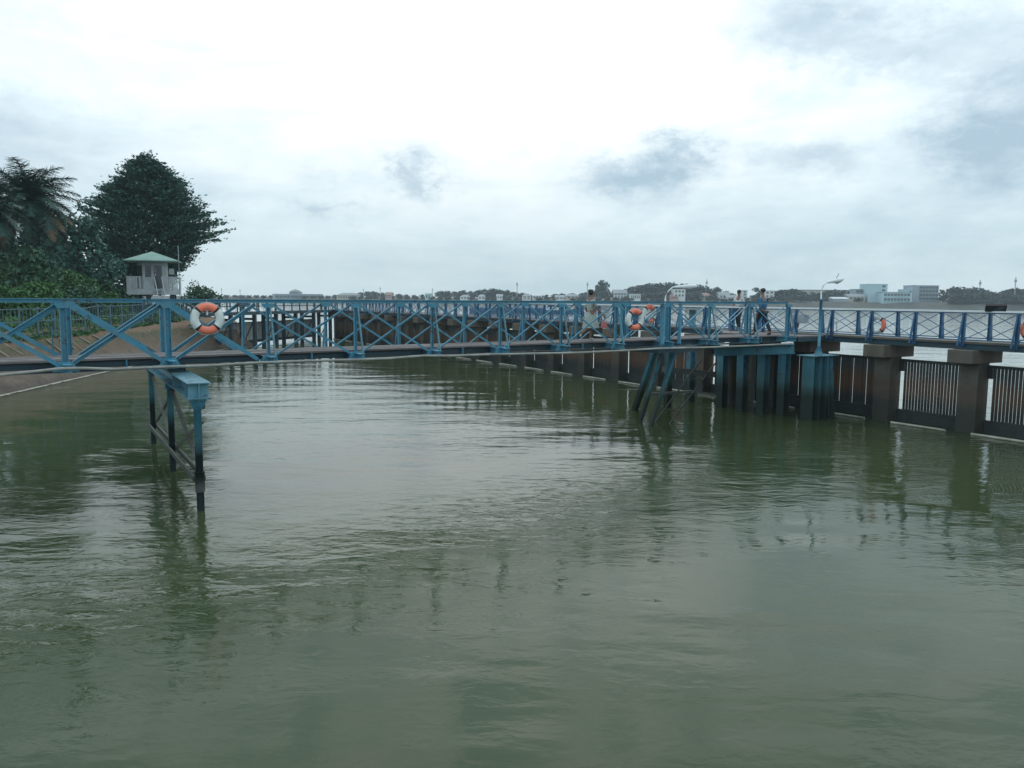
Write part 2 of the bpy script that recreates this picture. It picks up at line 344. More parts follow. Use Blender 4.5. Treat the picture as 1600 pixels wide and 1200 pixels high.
# ================================================================== SETTING
river = MB().tri((-6000,-500,0),(6000,-500,0),(6000,7000,0),(-6000,7000,0)).build('water', M['water']); tag(river, 'green murky river water under the footbridge', None, kind='structure')

# left bank: height field following the shoreline
def shore_x(y):
    ys = [-30, 20, 34.8, 47.7, 58, 67, 71, 76, 84, 100, 140, 220]; xs = [-22.2,-22.4,-22.8,-24.1,-24.6,-24.4,-23.2,-24.4,-29,-40,-75,-160]
    return float(np.interp(y, ys, xs))
def bank_z(x, y):
    d = shore_x(y)-x
    z = np.interp(d, [-2,0,.6,1.2,1.7,2.1,3,8,400], [-.9,0,.42,1.05,1.75,2.2,2.35,2.45,3.0])
    return float(z) + .05*math.sin(x*2.1+y*.7)*math.sin(y*1.3-x) * (1 if d > .4 else .35)
bm_ = MB(); YS = list(np.arange(-30, 90, 1.0)) + list(np.arange(90, 221, 6.0)); DS = [-2,-1,-.5,-.2,0,.2,.45,.7,.9,1.2,1.5,1.8,2.1,2.5,2.9,3.3,3.8,4.4,5.2,6.5,9,14,25,45,90,180]
for y in YS:
    for d in DS: x = shore_x(y)-d; bm_.v.append((x, y, bank_z(x, y)))
for i in range(len(YS)-1):
    for j in range(len(DS)-1):
        a = i*len(DS)+j; bm_.f.append((a, a+1, a+1+len(DS), a+len(DS))); bm_.mi.append(0)
bank = bm_.build('river_bank', M['mud'], smooth=True); tag(bank, 'brown muddy river bank on the left below the fence', None, kind='structure')
# pale concrete ribs lying on the upper slope
for i in range(26):
    y = 37+i*1.35+random.uniform(-.3,.3)
    if 50 < y < 54: continue
    x0 = -25.6-.09*(y-43); x1 = x0+.40+random.uniform(-.2,.3)
    MB().beam((x0,y,bank_z(x0,y)+.0),(x1,y+.7,bank_z(x1,y+.7)+.0),.14+random.random()*.16,.08).build('slab', mat('pale_slab%d'%(i%3), (.38,.33,.27), .85, .25, 3, dirt=(.28,.19,.12), dirt_amt=.8) if i < 3 else bpy.data.materials['pale_slab%d'%(i%3)], bank)
# scum line at the water's edge
sc = MB()
for i in range(200):
    y = 20+i*.27; x = shore_x(y)-.10+random.uniform(-.03,.03); x2 = shore_x(y+.27)-.10
    wv = .16+.12*random.random(); z = .035
    sc.tri((x+wv,y,z-.02),(x2+wv,y+.27,z-.02),(x2-wv*.7,y+.27,z+.03),(x-wv*.7,y,z+.03))
tag(sc.build('shore_foam', mat('silt_foam', (.30,.30,.25), .8, .3, 6)), 'thin pale line of foam and silt along the muddy water edge', None, kind='stuff')

# far bank
far = MB(); fx = np.linspace(-700, 900, 81)
def far_y(x): return float(np.interp(x, [-700,-260,-40,60,200,330,900], [900,740,640,590,560,535,520])) + 4*math.sin(x*.05)
prof = [(-3,-1),(0,0),(3,2.2),(8,3.2),(30,3.4),(120,3.6),(400,4)]
for x in fx:
    for d, z in prof: far.v.append((x, far_y(x)+d, z+(.5*math.sin(x*.11+d) if z > 1 else 0)))
for i in range(len(fx)-1):
    for j in range(len(prof)-1):
        a = i*len(prof)+j; far.f.append((a, a+len(prof), a+1+len(prof), a+1)); far.mi.append(0 if j < 3 else 1)
tag(far.build('far_bank', [M['farbank'], M['grass']], smooth=True), 'low grey far bank across the wide river', None, kind='structure')

# ================================================================== FOOTBRIDGE (blue pony truss)
BO = Vector((-7.72, 17.80, EYE)); BD = Vector((.8140, .5809, 0)).normalized(); BRZ = math.atan2(BD.y, BD.x)
BAY = 2.262; BW = 1.95; K0, K1 = -6, 10                          # bays from beyond the left edge to the junction
def bl(x, y, z=0.0): return BO + BD*x + Vector((-BD.y, BD.x, 0))*y + Vector((0,0,z))   # bridge frame -> world
ZT, ZTB, ZD, ZB = -.07, -.165, -1.38, -1.60
bridge = empty('footbridge', BO, BRZ, 'blue steel truss footbridge crossing the whole water from left edge to jetty', 'bridge')
xa, xb = K0*BAY, K1*BAY
def span(name, m, y, z, w_, h_, lab=None):
    for a, b in ((xa,-.06),(.06,7*BAY-.06),(7*BAY+.06,xb)):
        o = MB().ibeam((a,y,z),(b,y,z),w_,h_,.010).build(name, m, bridge)
span('top_chord', M['blue'], 0, (ZT+ZTB)/2, .08, .08); span('top_chord', M['blue'], BW, (ZT+ZTB)/2, .08, .08)
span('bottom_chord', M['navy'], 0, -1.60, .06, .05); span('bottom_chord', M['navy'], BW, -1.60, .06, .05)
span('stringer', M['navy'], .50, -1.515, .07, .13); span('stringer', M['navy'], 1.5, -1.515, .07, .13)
def post_mb(w_):
    return MB().ibeam((0,0,ZTB),(0,0,ZB+.05),w_,w_,.016,(1,0,0))
pn = post_mb(.07).build('post', M['blue'], bridge); pw = post_mb(.125).build('post', M['blue'], bridge)
protos = {}
def px(o, off, used={}):                                           # first use moves the prototype, later uses copy it
    if id(o) not in used: used[id(o)] = 1; base_ = Vector(o.location); o['_b'] = list(base_); o.location = base_+Vector(off); protos[id(o)] = base_; return o
    c = o.copy(); COL.objects.link(c); c.parent = o.parent; c.location = protos[id(o)]+Vector(off); return c
dg = []
hb = BAY/2
zt, zb = ZTB-.02, ZB+.10
dAw = MB().angle((.07,-.06,zt),(BAY-.07,-.06,zb),.085,.012,(0,0,1),-1).build('diagonal_brace', M['blue'], bridge)
dBw = MB().angle((.07,.05,zb),(BAY-.07,.05,zt),.085,.012,(0,0,1),1).build('diagonal_brace', M['blue'], bridge)
dA = MB().angle((.07,-.055,zt),(BAY-.07,-.055,zb),.050,.010,(0,0,1),-1).build('diagonal_brace', M['blue'], bridge)
dB = MB().angle((.07,.045,zb),(BAY-.07,.045,zt),.050,.010,(0,0,1),1).build('diagonal_brace', M['blue'], bridge)
gs = MB().quadbox([(-.10,-.012,ZTB-.11),(.10,-.012,ZTB-.11),(.10,.0,ZTB-.11),(-.10,.0,ZTB-.11),(-.18,-.012,ZTB-.003),(.18,-.012,ZTB-.003),(.18,.0,ZTB-.003),(-.18,.0,ZTB-.003)]).build('gusset_plate', M['blue'], bridge, (0,-.060,0))
gb = MB().quadbox([(-.26,-.012,ZB+.0),(.26,-.012,ZB+.0),(.26,.0,ZB+.0),(-.26,.0,ZB+.0),(-.13,-.012,ZB+.21),(.13,-.012,ZB+.21),(.13,.0,ZB+.21),(-.13,.0,ZB+.21)]).build('gusset_plate', M['blue'], bridge, (0,-.075,0))
orN = MB().beam((0,-.03,ZTB-.02),(0,-.36,ZB+.13),.055,.03,(1,0,0)).build('outrigger', M['pale_blue'], bridge)
orF = MB().beam((0,.03,ZTB-.02),(0,.36,ZB+.13),.055,.03,(1,0,0)).build('outrigger', M['blue'], bridge)
fb = MB().ibeam((0,-.42,ZB+.085),(0,BW+.42,ZB+.085),.16,.17,.014).build('floor_beam', M['blue'], bridge)
def kx(k): return k*BAY*(.905 if k < 0 else 1)
for k in range(K0, K1+1):
    for yy in (0, BW):
        x = kx(k)+(.30 if yy > 0 and k <= 0 else 0)
        wide = (k <= 0 or k == 7 or k == K1)
        if k == 7: px(pw, (x-.11,yy,0)); px(pw, (x+.17,yy,0))
        else: px(pw if wide else pn, (x,yy,0))
        px(gs, (x, yy, 0))
        if yy == 0: px(gb, (x, yy, 0))
        if k < K1:
            for o_ in (px(dAw if k < 1 else dA, (x,yy,0)), px(dBw if k < 1 else dB, (x,yy,0))):
                if k < 0: o_.scale = (.905,1,1)
                elif k == 0 and yy > 0: o_.scale = (1-.30/BAY,1,1)
    x = kx(k)
    if k >= 1 and k != 7: px(orN, (x+.05,0,0)); px(orF, (x+.05,BW,0))
    elif k < 0: px(orF, (x,BW,0))
    px(fb, (x,0,0))
for x in (7*BAY-.45, 7*BAY+.35):                                   # splayed end frames over the trestle
    MB().beam((x+.35,-.05,ZTB),(x,-.34,ZB+.10),.12,.05,(1,0,0)).build('end_frame', M['blue'], bridge)
# hangers between the deck stringer and the bottom flange
for k in range(K0, K1):
    if k % 2 == 1: MB().beam((kx(k)+BAY*.55,.44,-1.425),(kx(k)+BAY*.55,.44,-1.64),.09,.03,(1,0,0)).build('hanger', M['blue'], bridge)
NP = 11
for i in range(NP):                                                # deck boards run lengthwise, 4.5 m each
    y0 = .40+ i*(BW-.52)/NP; wq = (BW-.52)/NP-.014
    x = xa - random.random()*3
    while x < xb+1.3:
        x2 = min(x+4.52, xb+1.3); dz = random.uniform(-.006,.006)
        if x2-x > .3: MB().box(max(x,xa), x2-.012, y0, y0+wq, ZD-.045+dz, ZD+dz).build('plank', M['plank'], bridge)
        x += 4.52

# hose slung under the near truss
HP = [(-60,591),(0,586),(50,581),(95,576),(135,575.5),(180,577),(265,573),(330,571),(400,567),(480,564),(560,562),(610,560),(660,556),(710,556),(760,554),(860,552),(905,551),(950,549),(1030,544.5),(1100,543),(1180,540),(1238,537)]
def bridge_depth(pxx):                                             # Y of the line 0.47 m in front of the near truss
    lo, hi = -20.0, 24.0
    for _ in range(40):
        mid = (lo+hi)/2; p = bl(mid,-.47,-1.6); q = (p-Vector((0,0,EYE))); u = 800+FPX*q.dot(RT)/q.dot(_f)
        if u < pxx: lo = mid
        else: hi = mid
    return bl(lo,-.47).y
hp = [at(a, b, bridge_depth(a)) for a, b in HP]
tag(MB().tube(hp, .032, 8).build('hose', M['hose'], smooth=True), 'long grey hose slung in shallow sags beneath the near side of the footbridge', 'hose')

# life rings
def life_ring(loc, normal, R0=.27, r=.088, label='', rot=0.0, group='life rings hung on the railings', mats=('orange','white')):
    root = empty('life_ring', loc, 0, label, 'life ring', group)
    z = Vector(normal).normalized(); x = Vector((0,0,1)).cross(z).normalized(); y = z.cross(x)
    def P(a, b, rr=1.0): 
        c = x*math.cos(a)+y*math.sin(a); return c*R0 + c*(math.cos(b)*r*rr) + z*(math.sin(b)*r*.85*rr)
    for s_ in range(4):
        a0 = rot+math.pi/4+s_*math.pi/2; m = M[mats[0]] if s_ % 2 == 0 else M[mats[1]]
        mb = MB(); n = 12; k = 12
        for i in range(n+1):
            for j in range(k): mb.v.append(tuple(P(a0+i/n*math.pi/2, 2*math.pi*j/k)))
        for i in range(n):
            for j in range(k): mb.f.append((i*k+j, (i+1)*k+j, (i+1)*k+(j+1)%k, i*k+(j+1)%k)); mb.mi.append(0)
        mb.build('ring_segment', m, root, smooth=True)
        mb = MB(); n = 2; da = .085
        for i in range(n+1):
            for j in range(k): mb.v.append(tuple(P(a0-da+i/n*2*da, 2*math.pi*j/k, 1.07)))
        for i in range(n):
            for j in range(k): mb.f.append((i*k+j, (i+1)*k+j, (i+1)*k+(j+1)%k, i*k+(j+1)%k)); mb.mi.append(0)
        mb.build('strap', M['black'], root, smooth=True)
    # grab rope and hanger
    pts = [tuple(P(rot+math.pi/4+i*math.pi/16, 0, 1.12) ) for i in range(33)]
    MB().tube(pts, .006, 5).build('grab_rope', M['white'], root)
    MB().tube([Vector((0,0,R0+.0)), Vector((0,0,R0+.17))+z*(-.05)], .008, 5).build('hanger', M['grey'], root)
    return root
NB = Vector((BD.y,-BD.x,0))                                        # towards the camera from the near truss
r1 = at(324,498,bl(.75,-.15).y); r1 = bl(.80,-.17); 
def on_truss(pxx, pyy, off=-.16):                                  # point of the near truss plane seen at a pixel
    d = ray(pxx, pyy); o0 = Vector((0,0,EYE)); n = NB; p0 = bl(0,off); tt = (p0-o0).dot(n)/d.dot(n); return o0+d*tt
lr1 = life_ring(on_truss(324,498), NB+Vector((.1,-.35,0)), label='orange and white life ring on the left part of the footbridge above the steel pier')
MB().tube([(0,.0,-.1),(.0,0,-.02)], .02, 6).build('clip', M['white'], lr1, (0,-.0,.27-.088))
life_ring(on_truss(992,499), NB+Vector((-.05,-.1,0)), label='orange and white life ring on the footbridge rail just right of the woman')
life_ring(bl(7.60*BAY,BW+.14,-.55), NB, label='life ring on the far truss of the footbridge, half hidden behind a thick blue post')
# small floodlight hanging under the bridge
fl = empty('floodlight', on_truss(406,571,-.42), BRZ, 'small dark floodlight hanging from the hose under the footbridge', 'floodlight')
MB().box(-.07,.07,-.03,.03,-.09,0).build('housing', M['black'], fl); MB().box(-.055,.055,-.042,-.031,-.08,-.012).build('lens', M['grey'], fl); MB().beam((0,0,0),(0,0,.14),.03,.02).build('bracket', M['grey'], fl)

# ------------------------------------------------------------------ left steel pier
P1 = onz(314,797); P3 = onz(240.5,693); PD = (P3-P1); PLEN = PD.length; PD.normalize(); PRZ = math.atan2(PD.y, PD.x)
pier = empty('steel_pier', P1, PRZ, 'blue steel pier of three braced piles carrying the footbridge near its left end', 'pier')
ztop = EYE-1.85; hI = .33
zc = at(314,623,P1.y).z
ztop = at(330,597,P1.y-.1).z
MB().ibeam((-.32,0,ztop-hI/2),(PLEN+.1,0,ztop-hI/2),.46,hI,.022).build('cap_beam', M['pale_blue'], pier)
for sx in (-.2,.25,2.2,PLEN-.1): MB().box(sx-.006,sx+.006,-.2,.2,ztop-hI+.024,ztop-.024).build('stiffener', M['pale_blue'], pier)
for i, x in enumerate((0, PLEN*.5, PLEN)):
    MB().tube([(x,0,-2),(x,0,ztop-hI-.26)], .078, 14).build('pile', M['blue'], pier, smooth=True)
    if i != 1:
        a, b = .12, .27; z0, z1 = ztop-hI-.26, ztop-hI-.022
        MB().quadbox([(x-a,-a*.6,z0),(x+a,-a*.6,z0),(x+a,a*.6,z0),(x-a,a*.6,z0),(x-b,-a*1.3,z1),(x+b,-a*1.3,z1),(x+b,a*1.3,z1),(x-b,a*1.3,z1)]).build('bracket', M['blue'], pier)
        MB().box(x-.30,x+.30,-.24,.24,z1,z1+.018).build('bearing_plate', M['pale_blue'], pier)
    else: MB().box(x-.12,x+.12,-.12,.12,ztop-hI-.258,ztop-hI-.003).build('bracket', M['blue'], pier)
MB().tube([(0,0,.40),(0,0,.82)], .10, 14).build('collar', M['steel_dark'], pier, smooth=True)
zl = .55; zh = ztop-hI-.30
MB().beam((.05,-.10,zl+.12),(PLEN,-.10,zl),.05,.11).build('tie', M['brace'], pier); MB().beam((.05,.10,zl+.12),(PLEN,.10,zl),.05,.11).build('tie', M['brace'], pier)
MB().beam((.0,-.13,zh+.1),(PLEN,-.13,zh+.16),.05,.10).build('tie', M['brace'], pier)
for a, b, c, d in ((PLEN*.5,zh,0,zl+.2),(.15,zh-.3,PLEN*.5,zl+.05),(PLEN,zh,PLEN*.5,zl),(PLEN*.5,zh,PLEN,zl+.1)):
    MB().angle((a,-.07,b),(c,-.07,d),.085,.015).build('cross_brace', M['brace'] if a else M['steel_dark'], pier)
MB().box(PLEN*.30,PLEN*.36,-.16,.16,ztop+.002,EYE+ZB-.005).build('bearing_block', M['navy'], pier)
MB().box(PLEN*.62,PLEN*.68,-.16,.16,ztop+.002,EYE+ZB-.005).build('bearing_block', M['navy'], pier)

# ------------------------------------------------------------------ trestle under the right part of the bridge
tx = 7*BAY
trs = empty('bridge_trestle', (bl(tx,.8).x, bl(tx,.8).y, 0), BRZ, 'raking blue and rusty trestle legs under the footbridge right of the woman', 'pier')
tl = Matrix.Rotation(-BRZ,4,'Z'); 
def T(p): q = tl @ (Vector(p)-Vector((trs.location.x,trs.location.y,0))); return (q.x,q.y,q.z)
def leg(par, TT, xa_, ya_, Ya, xb_, yb_, w_, h_, m, name='leg', drop=.5, ibm=False):
    a = at(xa_, ya_, Ya); b = onz(xb_, yb_); b = b + (b-a).normalized()*drop
    mb = MB(); (mb.ibeam if ibm else mb.beam)(TT(a), TT(b), w_, h_, **({'up':(1,0,0)}))
    return mb.build(name, m, par)
leg(trs, T, 1037,540,28.6, 1000,660, .12,.12, M['pile_blue'])
leg(trs, T, 1058,540,28.8, 1017,665, .12,.12, M['pile_blue'])
leg(trs, T, 1026,540,29.6, 992,640, .17,.22, M['pile_blue'], 'raking_pile')
leg(trs, T, 1046,540,30.4, 1043,634, .26,.22, M['pile_blue'], 'raking_pile')
MB().box(-.55,1.35,-1.1,1.2,EYE+ZB-.20,EYE+ZB-.003).build('cap_beam', M['navy'], trs)
for py_, z in ((572,0),(597,0)):
    pass
def bar(par, TT, p, q, w_, m, name): return MB().beam(TT(p), TT(q), w_, w_).build(name, m, par)
bar(trs, T, at(1037,577,32), at(1116,585,33.2), .24, M['brace'], 'waling')
bar(trs, T, at(1008,617,30.2), at(1081,611.5,31), .10, M['brace'], 'waling'); bar(trs, T, at(1081,611.5,31), at(1117,617,31.5), .10, M['brace'], 'waling')
for yy in (585,599): bar(trs, T, at(1022,yy,28.4), at(1040,yy,28.6), .03, M['steel_dark'], 'rung')
# inclined access ladder
ld = empty('ladder', (onz(1035,660).x, onz(1035,660).y, 0), 0, 'thin rusty access ladder sloping into the water right of the trestle legs', 'ladder')
def TL(p): return tuple(Vector(p)-Vector((ld.location.x, ld.location.y, 0)))
la, lb = at(1095,563,30.5), at(1119,566,30.9); lc, ldn = onz(1024,659), onz(1046,662)
for a, b in ((la,lc),(lb,ldn)): MB().beam(TL(a), TL(b+(b-a)*.06), .035,.045).build('stile', M['steel_dark'], ld)
for f in (.17,.30,.52,.66,.8): MB().beam(TL(la.lerp(lc,f)), TL(lb.lerp(ldn,f)), .035,.035).build('rung', M['steel_dark'], ld)

# ------------------------------------------------------------------ landing platform and its piles
def world_thing(name, label, cat, p, group=None):
    e = empty(name, (p[0],p[1],0), 0, label, cat, group); return e, (lambda q: tuple(Vector(q)-Vector((p[0],p[1],0))))
WQ = Vector((16.3,25.3,EYE)); WD = Vector((-.51,.86,0)).normalized(); WRZ = math.atan2(WD.y, WD.x); WN = Vector((WD.y,-WD.x,0))   # WN points away from the camera
def wl(t, n, z=0.0): return WQ + WD*t + WN*n + Vector((0,0,z))
land, TP = world_thing('landing_platform', 'blue steel landing platform where the footbridge meets the long jetty', 'platform', bl(xb,0))
pp = [bl(xb+.05,-.5), bl(xb+.05,BW+1.2), wl(13.2,-.004), wl(7.4,-.004)]
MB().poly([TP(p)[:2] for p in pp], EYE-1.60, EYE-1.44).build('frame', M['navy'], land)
q0, q1, q2, q3 = [Vector(TP(p)) for p in pp]
for i in range(9):
    a, b = i/9+.004, (i+1)/9-.004
    MB().poly([tuple(q0.lerp(q1,a))[:2], tuple(q0.lerp(q1,b))[:2], tuple(q3.lerp(q2,b))[:2], tuple(q3.lerp(q2,a))[:2]], EYE-1.437, EYE-1.39-.004*(i%2)).build('plank', M['plank'], land)
ga, gb_ = at(1116,549,31.6), at(1241,545,30.0)
MB().ibeam(TP(ga), TP(gb_), .30,.36,.025).build('girder', M['pile_blue'], land)
ga2, gb2 = at(1120,551,34), at(1290,545,32.5)
MB().ibeam(TP(ga2), TP(gb2), .30,.36,.025).build('girder', M['navy'], land)
plist = [(1127,635,13,'beside the raking trestle'),(1158,641,15,'second from the left under the landing'),(1190,645,13,'third from the left under the landing'),(1222,648,15,'next to the lamp pillar')]
for i, (x, y, wpx, lab) in enumerate(plist):
    b = onz(x, y); wd = wpx/FPX*b.y
    e, TT = world_thing('box_pile', 'square blue steel pile with black tide stain, '+lab, 'pile', b, 'steel piles under the landing platform')
    e.rotation_euler = (0,0,R(34))
    wd = .35; zt_ = EYE-2.045 if i else EYE-2.0
    mbp = MB(); mbp.box(-wd/2,-wd/2+.03,-wd*.48,wd*.48,-2,zt_).box(wd/2-.03,wd/2,-wd*.48,wd*.48,-2,zt_).box(-wd/2+.031,wd/2-.031,.02,.05,-2,zt_).build('shaft', M['pile_blue'], e)
    if i == 0: MB().box(-wd*.6,wd*.95,-wd*.7,wd*.7,EYE-2.32,EYE-1.99).build('cap_plate', M['pale_blue'], e)
    else: MB().box(-wd*.62,wd*.62,-wd*.66,wd*.66,EYE-2.04,EYE-2.0).build('cap_plate', M['pale_blue'], e)
for i,(x, y) in enumerate(((1078,628),(1143,632),(1208,636),(1180,628))):                          # rear row; last two coloured near black as shade between the front piles
    b = onz(x, y); e, TT = world_thing('round_pile' if i in (1,) else 'box_pile', ['slender blue steel pile behind the raking trestle legs','round brown stained pile in the rear row under the landing','dark square pile in the rear row left of the lamp pillar','dark square pile in the middle of the rear row'][i], 'pile', b)
    if i == 1: MB().tube([(0,0,-2),(0,0,EYE-1.7)], .2, 16).build('shaft', M['conc'], e, smooth=True); MB().tube([(0,0,EYE-1.7),(0,0,EYE-1.62)], .26, 16).build('collar', M['navy'], e)
    else: MB().ibeam((0,0,-2),(0,0,EYE-1.64),.30,.30,.03,(1,.4,0)).build('shaft', M['pile_blue'] if i == 0 else M['steel_dark'], e); MB().box(-.24,.24,-.24,.24,EYE-1.638,EYE-1.605).build('cap_plate', M['navy'], e)
# lamp pillar: cluster of piles with plate on top
b = onz(1266,655); lpil, TT = world_thing('lamp_pillar', 'thick blue pillar with flared steel sheets carrying the street lamp', 'pillar', b)
lpil.rotation_euler = (0,0,R(32)); ZP = at(1266,555,b.y).z
for xo in (-.30, .14): MB().box(xo,xo+.03,-.28,.24,-2,ZP-.03).box(xo+.36,xo+.39,-.28,.24,-2,ZP-.03).box(xo+.031,xo+.359,.0,.03,-2,ZP-.03).build('shaft', M['pile_blue'], lpil)
for k, xo in enumerate((.66,.90)):
    MB().beam((xo-.04,.05,ZP-.03),(xo+.50,.15,-1),.20,.42,(0,1,0)).build('raking_sheet', M['pile_blue'], lpil)
MB().box(-.38,1.05,-.36,.45,ZP-.029,ZP).build('top_plate', M['pale_blue'], lpil)
for x, y in ((-.2,-.2),(.0,-.3),(.75,-.2),(.3,-.25)): MB().tube([(x,y,ZP),(x,y,ZP+.07)], .025, 8).build('bolt', M['grey'], lpil)
def lamp(label, base, ztop_blue, top_pts, head_a, head_b, spike=True):
    e, TT = world_thing('street_lamp', label, 'street lamp', base); e.location.z = base.z
    TT = lambda q: tuple(Vector(q)-Vector(base))
    zz = base.z
    MB().tube([(0,0,0),(0,0,.06),(0,0,.35)], [.17,.16,.06], 12).build('base_flare', M['blue'], e, smooth=True)
    MB().tube([(0,0,.35),(0,0,ztop_blue-zz)], .052, 12).build('pole', M['blue'], e, smooth=True)
    MB().tube([(0,0,ztop_blue-zz),(0,0,ztop_blue-zz+.07)], .075, 12).build('collar', M['blue'], e)
    MB().tube([TT(p) for p in top_pts], .026, 10).build('arm', M['rail_pale'], e, smooth=True)
    a, b_ = Vector(TT(head_a)), Vector(TT(head_b)); d = b_-a; m_ = (a+b_)/2
    h = MB().tube([a, a+d*.08, a+d*.3, a+d*.62, a+d*.9, b_], [.02,.045,.06,.085,.075,.02], 12).build('lamp_head', M['rail_pale'], e, smooth=True)
    MB().tube([a+d*.45+Vector((0,0,-.05)), a+d*.62+Vector((0,0,-.075)), a+d*.86+Vector((0,0,-.06))], [.03,.06,.03], 10).build('lens', M['grey'], e, smooth=True)
    if spike: MB().tube([m_+Vector((.02,0,.04)), m_+Vector((.12,0,.27))], .014, 6).build('sensor', M['grey'], e)
    return e
yb = at(1279,553,29.6); base = Vector((yb.x, yb.y, ZP+.0))
lamp('curved blue and grey street lamp on the thick pillar right of the landing', base, at(1281,470,29.6).z, [Vector((base.x,base.y,at(1281,470,29.6).z)), at(1283,456,29.6), at(1286,447,29.6), at(1291,441.5,29.7), at(1297,440,29.7)], at(1292,441.5,29.7), at(1318,436,29.8))
yb = at(1037,540,30.5); base = Vector((yb.x, yb.y, EYE-1.45))
lamp('arched pale street lamp rising behind the footbridge at the trestle', base, at(1038,480,30.5).z, [Vector((base.x,base.y,at(1038,480,30.5).z)), at(1040,463,30.5), at(1044,455,30.5), at(1051,449,30.5), at(1060,446.5,30.5)], at(1052,448.8,30.5), at(1090,447,30.5), spike=False)

# ================================================================== LONG JETTY
T0, T1 = -10.3, 70.5
jet = empty('jetty', WQ, WRZ, 'long straight jetty with blue cross-braced railings running back across the water', 'jetty')
# local frame: x along, y TOWARDS camera is +? -> y local = -WN
WW = 1.6
def J(t, n, z): return (t, -n, z)
def jb(mb, t0, t1, n0, n1, z0, z1): return mb.box(t0, t1, -n1, -n0, z0, z1)
t = T0
while t < T1-.5:
    t2 = min(t+3.23, T1); jb(MB(), t+.006, t2-.006, 0, WW, -1.42, -1.36).build('deck_slab', M['cap'], jet); t = t2
for n in (.04, WW-.04):
    t = T0
    while t < T1-.5:
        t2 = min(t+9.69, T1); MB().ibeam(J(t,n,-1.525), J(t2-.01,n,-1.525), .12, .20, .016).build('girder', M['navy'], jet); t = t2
for n in (-.0, WW):
    MB().beam(J(T0,n,-.345), J(T1,n,-.345), .10,.05).build('handrail', M['rail_pale'], jet)
    MB().beam(J(T0,n,-.385), J(T1,n,-.385), .045,.045).build('top_rail', M['deep_blue'], jet)
    MB().beam(J(T0,n,-1.30), J(T1,n,-1.30), .035,.035).build('bottom_rail', M['deep_blue'], jet)
RS = 1.74
jp = MB().ibeam(J(0,0,-.41), J(0,0,-1.53), .10,.10,.014,(1,0,0)).build('post', M['deep_blue'], jet)
jo = MB().beam(J(0,-.04,-.42), J(0.04,-.24,-1.50), .05,.05,(1,0,0)).build('stay', M['deep_blue'], jet)
jof = MB().beam(J(0,.04,-.42), J(0.04,.24,-1.50), .05,.05,(1,0,0)).build('stay', M['deep_blue'], jet)
ja = MB().beam(J(.05,0.012,-.42), J(RS-.05,0.012,-1.28), .014,.022).build('brace_rod', M['deep_blue'], jet)
jc = MB().beam(J(.05,-.012,-1.28), J(RS-.05,-.012,-.42), .014,.022).build('brace_rod', M['deep_blue'], jet)
nb = int((T1-T0-.1)/RS)
for k in range(nb+1):
    for side_ in (0, 1):
        o = (.21-RS*6+k*RS, -side_*WW, 0)
        px(jp, o); px(jof if side_ else jo, o)
        if k < nb: px(ja, o); px(jc, o)
